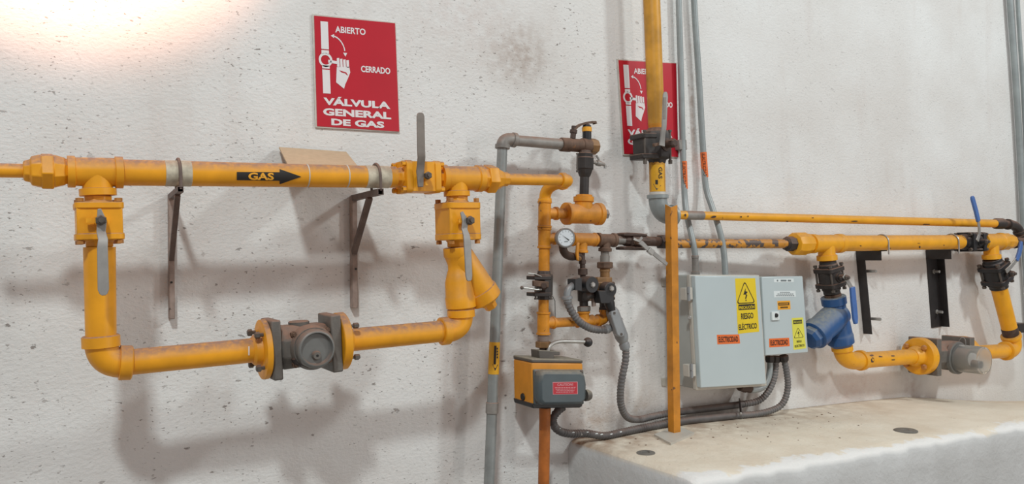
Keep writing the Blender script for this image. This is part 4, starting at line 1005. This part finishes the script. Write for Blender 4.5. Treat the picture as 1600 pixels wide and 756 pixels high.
# yellow angle post on the plinth
TP = 0.205
TPb = 0.152
bp = on_plinth(1050, TPb, 0.0)
T = thing('angle_post', 'yellow-orange angle iron post standing on the plinth left of the large cabinet', 'post', bp)
top = P(1049, 318, TPb + 0.0); w_ = rad(bp, 20)
xl, xr = P(1040.5, 500, TPb).x, None
pw = 0.031; th_ = 0.0045
x0 = bp.x - 0.007; z0 = bp.z; z1 = P(1049, 319, TPb).z
lean = (P(1049.5, 319, TPb).x - bp.x) * 0.6
m = MB()
poly0 = [(x0, -TPb + 0.012), (x0, -TPb - 0.018), (x0 + pw, -TPb - 0.018), (x0 + pw, -TPb - 0.018 + th_), (x0 + th_, -TPb - 0.018 + th_), (x0 + th_, -TPb + 0.012)]
vs = [Vector((a, b, z0 + 0.003)) for a, b in poly0] + [Vector((a + lean, b, z1 + (0.0 if i in (0, 5) else -0.012 if i in (1, 4) else -0.004))) for i, (a, b) in enumerate(poly0)]
n6 = 6; m.add(vs, [tuple(range(n6 - 1, -1, -1)), tuple(range(n6, 2 * n6))] + [(i, (i + 1) % n6, (i + 1) % n6 + n6, i + n6) for i in range(n6)])
build('angle_iron', m, 'post', T)
g = [on_plinth(1022, 0.145, 0), on_plinth(1059, 0.095, 0), on_plinth(1085, 0.20, 0), on_plinth(1048, 0.27, 0)]
zc = sum(q.z for q in g) / 4
build('base_plate', MB().prism([q + ZZ * 0.008 for q in g], Vector((0, 0, -0.009))), 'gasket', T, label='pale square base plate')
# ================================================================== CABINETS
TC = 0.135
T = thing('electrical_cabinet', 'large light grey electrical cabinet with big RIESGO ELÉCTRICO label', 'cabinet', P(1135, 606, 0.05))
build('cabinet_body', MB().slab([(1080, 430), (1184, 430), (1196, 603), (1088, 608)], 0.0, TC), 'box_side', T, bevel=0.004)
build('door_rim', MB().slab([(1077.5, 429), (1187, 429.5), (1198.5, 603), (1088, 610)], TC - 0.012, TC + 0.006), 'gasket', T, bevel=0.004)
dq = [(1086, 431), (1186, 431.5), (1197.3, 600), (1095, 606)]
DR = build('door', MB().slab(dq, TC + 0.004, TC + 0.026), 'box', T, bevel=0.003)
for (hx, hy_, s) in ((1076.5, 459, 1), (1081, 579, 1)):
    h = build('hinge', MB().slab([(hx - 5, hy_ - 9), (hx + 6, hy_ - 10), (hx + 6.5, hy_ + 9), (hx - 4.5, hy_ + 10)], TC - 0.015, TC + 0.016), 'gasket', T, bevel=0.002)
    build('hinge_pin', MB().run((hx - 1, hy_ - 12), (hx, hy_ + 12), TC + 0.02, [(hy_ - 11, 5), (hy_ - 1, 5), (hy_ - 0.9, 3), (hy_ + 0.9, 3), (hy_ + 1, 5), (hy_ + 11, 5)], 10), 'lb_grey', h)
build('latch_screw', MB().lathe(P(1077, 496, TC), P(1077, 496, TC + 0.014), [(0, 0.008), (0.8, 0.008), (1, 0.005)], 12), 'steel', T)
for y in (440, 596): build('mounting_lug', MB().slab([(1034, y - 5), (1046, y - 5), (1046, y + 7), (1035, y + 7)], 0.0, 0.006), 'gasket', T, bevel=0.001)
tz = TC + 0.0263
dm_ = [(1148.5, 435), (1180, 434.5), (1186.3, 518), (1153, 521.5)]
L1 = build('warning_label', patch(dm_, flat(tz), 1, 1), 'yellow_label', DR, label='yellow RIESGO ELÉCTRICO label')
lq_ = quadmap(dm_); put = flat(tz + 0.0008)
def lqr(u0, v0, u1, v1): return [lq_(u0, v0), lq_(u1, v0), lq_(u1, v1), lq_(u0, v1)]
def triangle_sign(T, qm, put, cx, top, bot, half, lw, bolt):
    m = MB()
    rr = []
    P3 = [(cx, top), (cx + half, bot), (cx - half, bot)]
    n = 3
    for i in range(3):
        a, b, c = P3[i - 1], P3[i], P3[(i + 1) % 3]
        p1 = lp(b, a, 0.16); p2 = lp(b, c, 0.16)
        for k in range(6):
            t = k / 5; q = lp(lp(p1, b, t), lp(b, p2, t), t); rr.append(q)
    asp = 0.4
    cg = (cx, (top + 2 * bot) / 3)
    ins = [lp(q, cg, lw) for q in rr]
    for i in range(len(rr)):
        j = (i + 1) % len(rr); m.face([put(*qm(*q)) for q in (rr[i], rr[j], ins[j], ins[i])])
    h = bot - top
    f = lambda u, v: put(*qm(cx + u * half, top + v * h))
    m.face([f(*q) for q in ((0.05, 0.33), (-0.22, 0.62), (0.0, 0.60), (0.14, 0.48), (0.02, 0.48))])
    m.face([f(*q) for q in ((0.24, 0.50), (0.14, 0.48), (0.0, 0.60), (-0.02, 0.62), (0.06, 0.64), (-0.06, 0.78), (0.02, 0.82), (0.18, 0.64), (0.06, 0.60))])
    m.face([f(*q) for q in ((-0.06, 0.84), (0.10, 0.84), (0.02, 0.92))])
    return build('hazard_triangle', m, 'ink', T)
triangle_sign(L1, lq_, put, 0.47, 0.04, 0.46, 0.46, 0.10, 1)
build('header_bar', MB().face([put(*q) for q in lqr(0.10, 0.475, 0.89, 0.575)]), 'ink', L1)
letters('PRECAUCIÓN', lqr(0.13, 0.492, 0.86, 0.560), flat(tz + 0.0016), L1, 'yellow_label', 0.02)
letters('RIESGO', lqr(0.20, 0.635, 0.78, 0.745), put, L1, 'ink', 0.02)
letters('ELÉCTRICO', lqr(0.06, 0.808, 0.91, 0.935), put, L1, 'ink', 0.02)
def elec_label(q, t, T, mat='orange_label'):
    L = build('electricity_label', patch(q, flat(t), 1, 1), mat, T, label='orange ELECTRICIDAD label')
    qm = quadmap(q); letters('ELECTRICIDAD', [qm(0.07, 0.2), qm(0.93, 0.2), qm(0.93, 0.8), qm(0.07, 0.8)], flat(t + 0.0008), L, 'ink', 0.015)
elec_label([(1120, 523), (1155, 522.3), (1156.5, 536.5), (1121, 538)], tz, DR)
T = thing('electrical_cabinet', 'small light grey cabinet with round black lock beside the blue strainer', 'cabinet', P(1226, 556, 0.05))
build('cabinet_body', MB().slab([(1191, 433), (1253.5, 432), (1262, 550), (1197, 555)], 0.0, 0.128), 'box_side', T, bevel=0.003)
d2 = [(1190.5, 432.5), (1254.3, 431.3), (1263, 550.5), (1196.5, 555.5)]
D2 = build('door', MB().slab(d2, 0.128, 0.145), 'box', T, bevel=0.003)
t2 = 0.1453
build('white_label', patch([(1209, 435.5), (1240, 435), (1240.4, 440.6), (1209.4, 441)], flat(t2), 1, 1), 'white_label', D2)
m = MB(); 
for a, b in ((1214, 1216), (1220, 1229), (1231, 1236)): m.face([P(x, y, t2 + 0.0008) for x, y in ((a, 437), (b, 437), (b, 439.4), (a, 439.4))])
build('small_print', m, 'print_grey', D2)
build('white_label', patch([(1209, 454.5), (1243, 454), (1243.6, 463.6), (1209.6, 464.5)], flat(t2), 1, 1), 'white_label', D2)
m = MB()
for y, a, b in ((456, 1219, 1234), (458.6, 1215, 1238), (461.2, 1213, 1239)):
    x = a
    while x < b: m.face([P(q, z, t2 + 0.0008) for q, z in ((x, y), (x + 2.4, y), (x + 2.4, y + 1.1), (x, y + 1.1))]); x += 3.2
build('small_print', m, 'print_grey', D2)
q = [(1214.5, 470.3), (1234.5, 469.6), (1235.4, 483), (1215.4, 484)]
L = build('amber_label', patch(q, flat(t2), 1, 1), 'amber_label', D2); qm = quadmap(q)
build('header_bar', MB().face([P(*qm(u, v), t2 + 0.0008) for u, v in ((0.08, 0.2), (0.92, 0.2), (0.92, 0.5), (0.08, 0.5))]), 'ink', L)
m = MB()
for i in range(7): m.face([P(*qm(u, v), t2 + 0.0016) for u, v in ((0.14 + i * 0.105, 0.28), (0.21 + i * 0.105, 0.28), (0.21 + i * 0.105, 0.42), (0.14 + i * 0.105, 0.42))])
build('small_print', m, 'amber_label', L)
m = MB()
for i in range(6): m.face([P(*qm(u, v), t2 + 0.0008) for u, v in ((0.22 + i * 0.1, 0.66), (0.29 + i * 0.1, 0.66), (0.29 + i * 0.1, 0.84), (0.22 + i * 0.1, 0.84))])
build('small_print', m, 'ink', L)
K = build('lock_plate', MB().slab([(1206.2, 487), (1217.5, 486.4), (1218.4, 499.6), (1207, 500.5)], 0.145, 0.152), 'white_label', T, bevel=0.001)
build('lock_core', MB().lathe(P(1212.8, 492.5, 0.152), P(1212.8, 492.5, 0.156), [(0, 0.0085), (0.7, 0.0085), (1, 0.006)], 20), 'black_plastic', K)
elec_label([(1201.5, 529), (1233, 527.5), (1234, 540.8), (1202, 542.6)], t2, D2)
q = [(1237, 497), (1254.6, 495.8), (1259.5, 544), (1240, 546.5)]
L = build('warning_label', patch(q, flat(t2), 1, 1), 'lime_label', D2, label='pale yellow RIESGO ELÉCTRICO label'); lq_ = quadmap(q); put = flat(t2 + 0.0008)
build('header_bar', MB().face([put(*p) for p in lqr(0.12, 0.07, 0.88, 0.19)]), 'ink', L)
letters('PRECAUCIÓN', lqr(0.16, 0.09, 0.84, 0.165), flat(t2 + 0.0016), L, 'lime_label', 0.01)
triangle_sign(L, lq_, put, 0.5, 0.30, 0.64, 0.42, 0.10, 1)
letters('RIESGO', lqr(0.3, 0.72, 0.7, 0.79), put, L, 'ink', 0.02)
letters('ELÉCTRICO', lqr(0.12, 0.84, 0.9, 0.93), put, L, 'ink', 0.02)
# conduits into the large cabinet
def conduit(label, pts, d, sleeve, group=None, clamp=None):
    T = thing('steel_conduit', label, 'conduit', P(pts[-1][0], pts[-1][1], pts[-1][2]), group)
    w3 = [P(*p) for p in pts]; c = curve(w3, 0.02)
    build('tube', MB().tube(c, rad(P(*pts[2]), d), 16), 'conduit', T)
    if sleeve:
        (x0, y0), (x1, y1), t = sleeve
        build('label_sleeve', MB().run((x0, y0), (x1, y1), t, [(y0, d + 0.8), (y1, d + 0.8)], 20), 'orange_label', T, label='orange ELECTRICIDAD sleeve')
        cy = oncyl(P(x0, y0, t), P(x1, y1, t), rad(P(x0, y0, t), d + 0.8) + 0.0008)
        letters('ELECTRICIDAD', [(x0 + 2.6, y0 + 2), (x1 + 2.6, y1 - 2), (x1 - 2.4, y1 - 2), (x0 - 2.4, y0 + 2)], cy, T, 'ink', 0.012)
    return T
T = conduit('left of two grey conduits, the one touching the edge of the half hidden sign', [(1057, -150, 0.025), (1060.5, 0, 0.025), (1064, 120, 0.025), (1067, 235, 0.025), (1069.5, 300, 0.028), (1073, 335, 0.05), (1080, 365, 0.085), (1085, 390, 0.10), (1087, 410, 0.10), (1087.5, 431, 0.10)], 9.2, ((1068.2, 252), (1069.8, 295), 0.026))
build('coupling', MB().run((1086, 398), (1087, 432), 0.10, [(399, 10), (400, 11.5), (403, 11.5), (403.4, 10.5), (424, 10.5), (424.4, 13), (431, 13)], 14), 'galv_dusty', T)
build('wall_clamp', MB().slab([(1061, 218), (1073, 218), (1074, 234), (1062, 234)], 0.0, 0.032), 'galv_dusty', T, bevel=0.003)
conduit('right of two grey conduits beside the half hidden sign, into the large cabinet', [(1079, -150, 0.025), (1084.5, 0, 0.025), (1092, 120, 0.025), (1099, 240, 0.025), (1103, 292, 0.03), (1112, 322, 0.055), (1122, 352, 0.085), (1129, 380, 0.10), (1132, 405, 0.10), (1133.5, 431, 0.10)], 9.4, ((1099, 238), (1101.8, 277), 0.026))
conduit('grey vertical conduit at the right edge of the photo, nearer the corner of the picture', [(1566, -200, 0.025), (1578, 0, 0.025), (1586, 110, 0.025), (1594, 240, 0.025), (1603, 420, 0.025), (1612, 560, 0.025), (1616, 628, 0.025)], 9.0, None)
conduit('slim grey conduit half out of frame at the far right edge', [(1580, -200, 0.02), (1590, 0, 0.02), (1599, 150, 0.02), (1606, 300, 0.02), (1618, 500, 0.02), (1626, 630, 0.02)], 6.0, None)
# ================================================================== RIGHT METER LOOP
TW = 0.115
T = thing('gas_pipe', 'patchy orange and grey pipe running behind the two bent conduits', 'pipe', P(1140, 380.5, 0.06))
PA_, PB_ = (1042, 380.5), (1240, 380.8)
PT = (0.075, TW)
build('pipe', MB().run(PA_, PB_, PT, [(1040, 14.5), (1236, 14)]), 'patchy', T)
build('reducer', MB().run(PA_, PB_, PT, [(1227, 16), (1229, 23), (1239, 23), (1240, 18)], 8), 'black_iron', T, label='black reducer')
RA, RB = (1236, 381), (1600, 377)
ry = lambda x: lerp(RA[1], RB[1], (x - RA[0]) / (RB[0] - RA[0]))
T = thing('gas_pipe', 'thick orange pipe resting on the two black brackets at the right', 'pipe', P(1380, ry(1380), TW))
build('union', MB().run(RA, RB, TW, [(1239, 24), (1240, 34), (1243, 37), (1254, 37), (1257, 34), (1262, 32), (1263, 26), (1268, 25)], 10), 'orange_clean', T, bevel=0.001)
build('tee', tee_mesh(RA, RB, TW, (1266, 1314), 27, 30, 7, (1290.5, ry(1290)), (1292.5, 407), 26, 31, 9), 'orange_clean', T)
build('pipe', MB().run(RA, RB, TW, [(1312, 25), (1504, 21.8)]), 'orange_clean', T)
rcyl = oncyl(P(*RA, TW), P(*RB, TW), rad(P(1400, ry(1400), TW), 23.4) + 0.0012)
chips(T, [(1345, 384, 2, 1), (1437, 386, 1.5, 2), (1436, 380, 3, 0.6), (1390, 388, 2.5, 0.8), (1475, 383, 1, 1.2)], rcyl)
valve('black valve in the thick right pipe with blue-gripped lever standing up', (1500, ry(1500)), (1534, ry(1534)), TW, 15, 'black_clean', 'black_clean', 'bolt',
      [(1527, 376, 0), (1530, 366, 0), (1530, 356, 0.012), (1528.5, 345, 0.015), (1526, 333, 0.015)], [7, 7, 6, 6, 6], 'steel', open_style=True, end=0.75, stem=1.5,
      grip=([(1528.7, 346, 0.015), (1525, 330, 0.015), (1519.5, 310, 0.015), (1518.4, 306.5, 0.015)], [7.5, 8, 8, 4.5]))
T = thing('gas_pipe', 'orange end tee with union joined to the black elbows at the right', 'pipe', P(1550, 378, TW))
build('tee', tee_mesh(RA, RB, TW, (1533, 1565), 25, 27.5, 5, (1548, ry(1548)), (1549.5, 405), 22, 27, 8), 'orange_clean', T)
build('union_nut', MB().run(RA, RB, TW, [(1564, 24), (1565, 27), (1572, 27), (1573, 24), (1580, 22), (1583, 14), (1588, 11)], 10), 'orange_clean', T, bevel=0.001)
valve('black valve above the blue strainer with blue-gripped lever hanging down right', (1293, 407), (1300, 459), TW, 17.5, 'black_iron', 'black_iron', 'bolt',
      [(1318, 430, 0), (1323, 437, 0), (1329, 447, 0.006), (1332, 452, 0.008)], [8, 7, 7, 7], 'steel', open_style=True, end=0.72, stem=1.6,
      grip=([(1331.5, 448, 0.008), (1333.5, 470, 0.008), (1336, 497, 0.008), (1337, 506, 0.008)], [10, 11, 10.5, 6]))
valve('black valve on the leaning drop pipe at the far right with short blue lever up', (1550, 404), (1561, 450), TW, 18, 'black_clean', 'black_clean', 'bolt',
      [(1572, 424, 0), (1578, 418, 0.004), (1584, 411, 0.008), (1589, 404, 0.012)], [8, 7, 7, 7], 'steel', open_style=True, end=0.75, stem=1.3,
      grip=([(1588, 407, 0.012), (1592, 397, 0.014), (1594.5, 386, 0.016), (1595.5, 377, 0.016)], [7, 8, 8, 5]))
# blue strainer
T = thing('y_strainer', 'blue cast iron Y strainer with dusty shoulder right of the small cabinet', 'strainer', P(1312, 540, TW))
SA_, SB_ = (1301, 459), (1315, 541)
build('nipple', MB().run(SA_, SB_, TW, [(459, 25), (465, 25)]), 'rust', T)
build('strainer_body', MB().run(SA_, SB_, TW, [(463, 36), (464, 38), (475, 37.5), (476, 33), (490, 33), (505, 37), (518, 38), (523, 39), (524, 40.5), (536, 40), (537, 36), (541, 30)]), 'blue_iron', T, angle=45)
build('strainer_leg', MB().run((1312, 488), (1268, 527), TW, [(1312, 38), (1300, 44), (1284, 43), (1280, 43), (1279, 47), (1271, 46), (1270, 41)], 32, axis='x'), 'blue_iron', T, angle=45)
build('strainer_cap', MB().run((1312, 488), (1268, 527), TW, [(1271, 39), (1266, 38), (1263, 30)], 8, axis='x'), 'blue_iron', T, bevel=0.001)
T = thing('gas_pipe', 'orange elbow and short pipe under the blue strainer leading to the flange', 'pipe', P(1330, 570, TW))
build('elbow', MB().elbow(P(1316, 545, TW), P(1318.5, 567, TW), P(1344, 563, TW), rad(P(1320, 560, TW), 27.5), collar=0.022), 'orange_clean', T)
QA, QB = (1342, 563.2), (1446, 555.5)
build('pipe', MB().run(QA, QB, TW, [(1342, 25), (1432, 23)]), 'orange_clean', T)
qc = oncyl(P(*QA, TW), P(*QB, TW), rad(P(1385, 560, TW), 24) + 0.0012)
chips(T, [(1362, 555, 5, 2), (1363, 563, 3, 5), (1376, 557, 4, 1.6), (1395, 556, 3.5, 1), (1396, 562, 3.5, 1)], qc)
build('flange', MB().run(QA, QB, TW, [(1424, 25), (1428, 30), (1432.5, 34), (1433, 54), (1434, 57.5), (1440.5, 57.5), (1441, 55)], 40), 'orange_clean', T)
ring_bolts(T, QA, QB, TW, 1428, 1433.2, 42, 8.5, 'bolt_dusty')
T = thing('gas_meter', 'grey gas meter with a clear cylindrical dome at the lower right', 'gas meter', P(1475, 558, TW))
NA, NB = (1441, 556), (1500, 552)
build('end_plate', square_plate(1441.5, 1448, 28.5, NA, NB, TW, 0.85), 'grey_iron', T, bevel=0.003)
build('end_plate', square_plate(1493, 1500, 27, NA, NB, TW, 0.85), 'grey_iron', T, bevel=0.003)
build('housing', MB().run(NA, NB, TW, [(1447, 44), (1450, 46), (1490, 44), (1494, 42)], 8, axis='x', phase=math.pi / 8), 'grey_iron', T, bevel=0.003)
dc = P(1474, 556.5, TW); dk = depth(dc) / F
b0 = dc + NF * 0.055
build('dome_base', MB().lathe(b0, b0 + NF * 0.02, [(0, 25 * dk), (0.9, 25 * dk), (1, 23 * dk)], 36), 'grey_cover', T)
b1 = b0 + NF * 0.02
dr = 21.0 * dk; Ld = 0.118; wt = 0.004
build('dome', MB().lathe(b1, b1 + NF * Ld, [(0, dr + 0.004), (0.05, dr + 0.004), (0.06, dr), (0.93, dr * 0.985), (0.985, dr * 0.93), (1, dr * 0.84), (1, 0.0002), (0.965, 0.0002), (0.965, dr * 0.84), (0.92, dr * 0.94), (0.05, dr - wt), (0, dr - wt)], 44), 'dome', T, label='dusty clear cylindrical dome', angle=40)
cn = build('counter', MB().lathe(b1 + NF * 0.001, b1 + NF * 0.055, [(0, dr * 0.78), (0.9, dr * 0.74), (1, dr * 0.68)], 28), 'grey_iron', T, label='dark counter inside the dome')
build('counter_dial', MB().lathe(b1 + NF * 0.055, b1 + NF * 0.058, [(0, dr * 0.5), (1, dr * 0.5)], 24), 'dial', cn)
build('counter_post', MB().lathe(b1 + NF * 0.055 - ZZ * dr * 0.3, b1 + NF * 0.1 - ZZ * dr * 0.3, [(0, dr * 0.3), (1, dr * 0.26)], 16), 'black_iron', cn)
lw = [P(1497, 536, TW + 0.05), P(1503, 527, TW + 0.08), P(1508, 530, TW + 0.09), P(1509, 539, TW + 0.09)]
build('seal_wire', MB().tube(curve(lw, 0.006), 0.0018, 6), 'steel', T)
T = thing('gas_pipe', 'leaning orange drop pipe at the far right with elbow back to the domed meter', 'pipe', P(1580, 548, TW))
build('pipe', MB().run((1561, 450), (1580, 524), TW, [(450, 23.5), (525, 22.5)]), 'orange_clean', T)
build('bare_ring', MB().run((1561, 450), (1580, 524), TW, [(512, 23.2), (513, 23.6), (522, 23.4), (523, 23)]), 'rust_dark', T, label='dark unpainted ring')
build('elbow', MB().elbow(P(1580, 526, TW), P(1587, 547, TW), P(1572, 548, TW), rad(P(1585, 540, TW), 25), collar=0.018), 'orange_clean', T)
build('pipe', MB().run((1576, 547.8), (1500, 552.3), TW, [(1574, 21.5), (1504, 22.5)]), 'orange_clean', T)
build('flange', MB().run((1576, 547.8), (1500, 552.3), TW, [(1510, 26), (1508, 52), (1507, 54), (1501, 54), (1500, 52)], 40, axis='x'), 'orange_clean', T)
# right brackets
def right_bracket(label, wall_top, wall_bot, hole_ys, armx, ub_x, flange_w, right=False):
    T = thing('pipe_bracket', label, 'bracket', P(*wall_bot, 0.0))
    a, b = P(*wall_top, 0.0), P(*wall_bot, 0.0); x = (a.x + b.x) / 2; th = 0.005; g = 0.042
    m = MB()
    # upright: wall leg and outstanding leg of an angle iron
    L = [(0, 0), (flange_w, 0), (flange_w, -th), (th, -th), (th, -g), (0, -g)]
    if right: L = [(0, 0), (flange_w, 0), (flange_w, -g), (flange_w - th, -g), (flange_w - th, -th), (0, -th)]
    bot = [Vector((b.x + p, q, b.z)) for p, q in L]; tp = [Vector((a.x + p, q, a.z)) for p, q in L]
    m.add(bot + tp, [(5, 4, 3, 2, 1, 0), tuple(range(6, 12))] + [(i, (i + 1) % 6, (i + 1) % 6 + 6, i + 6) for i in range(6)])
    build('upright', m, 'black_steel', T)
    z1 = P(1400, ry(1400) + 11.6, TW).z
    px = P(ub_x, ry(ub_x), TW); rr = rad(px, 23.4)
    z1 = px.z - rr * 1.02; ln = armx; h = 0.045
    y0, y1 = -0.002, -ln
    m = MB()
    A = [(a.x, z1), (a.x + 0.045, z1), (a.x + 0.045, z1 - th), (a.x + th, z1 - th), (a.x + th, z1 - h), (a.x, z1 - h)]
    p0 = [Vector((p, y0, q)) for p, q in A]; p1 = [Vector((p, y1, q)) for p, q in A]
    m.add(p0 + p1, [(0, 1, 2, 3, 4, 5), (11, 10, 9, 8, 7, 6)] + [(i, i + 6, (i + 1) % 6 + 6, (i + 1) % 6) for i in range(6)])
    build('arm', m, 'black_steel', T)
    d = P(*RB, TW) - P(*RA, TW)
    build('u_bolt', u_bolt(Vector((a.x + 0.022, px.y, px.z)), d, rr + 0.002, 0.0035, rr + 0.02), 'steel', T)
    for y in hole_ys:
        q = P(wall_top[0], y, 0.0); q.x = lerp(a.x, b.x, (q.z - a.z) / (b.z - a.z)) + flange_w * 0.55
        build('anchor_bolt', MB().lathe(q - NF * 0.0, q + NF * (0.035 if right else 0.075), [(0, 0.012), (0.25, 0.012), (0.26, 0.007), (1, 0.007)], 6), 'steel', T)
right_bracket('black angle iron bracket under the thick right pipe, just right of the blue lever', (1337, 395), (1349, 521), (424, 499), 0.125, 1360, 0.05)
right_bracket('black angle iron bracket with two bright bolts above the domed meter', (1446, 392), (1455, 512), (425, 489), 0.125, 1478, 0.085, True)
T = thing('pipe_bracket', 'dark stub of a bracket at the very right edge beside the leaning pipe', 'bracket', P(1597, 520, 0.05))
build('stub', MB().slab([(1592, 506), (1612, 505), (1613, 519), (1593, 520)], 0.0, 0.08), 'black_steel', T, bevel=0.002)
# ================================================================== PLINTH LITTER
g = ground(1415, 673.5)
solo('metal_disc', MB().lathe(g, g + ZZ * 0.005, [(0, 0.042), (0.6, 0.042), (1, 0.038), (1, 0.012), (0.7, 0.011), (0.7, 0.0002)], 36), 'disc', 'flat round metal disc lying on the plinth near its front edge', 'disc', angle=40)
g = ground(1009, 708)
solo('metal_disc', MB().lathe(g, g + ZZ * 0.004, [(0, 0.03), (0.6, 0.03), (1, 0.026), (1, 0.013), (0.3, 0.012), (0.3, 0.0002)], 28), 'disc', 'small grey-green washer lying near the left end of the plinth', 'disc', angle=40)
m = MB(); rnd = random.Random(3)
for i in range(80):
    px = rnd.uniform(960, 1360); py = rnd.uniform(652, 712)
    base_y = 668 - (px - 1000) * 0.119
    py = base_y + abs(rnd.gauss(0, 22)) + 4
    if py > 735 or 1015 < px < 1092 and py < 684: continue
    q = ground(px, py)
    if q.y < -0.5 or q.y > -0.11: continue
    r = rnd.uniform(0.001, 0.0034)
    m.ball(q + ZZ * r * 0.2, r, 6, (rnd.uniform(0.8, 1.8), rnd.uniform(0.8, 1.6), 0.6))
o = solo('grit', m, 'debris', 'scattered brown grit and paint flakes on the plinth top', 'grit'); o['kind'] = 'stuff'
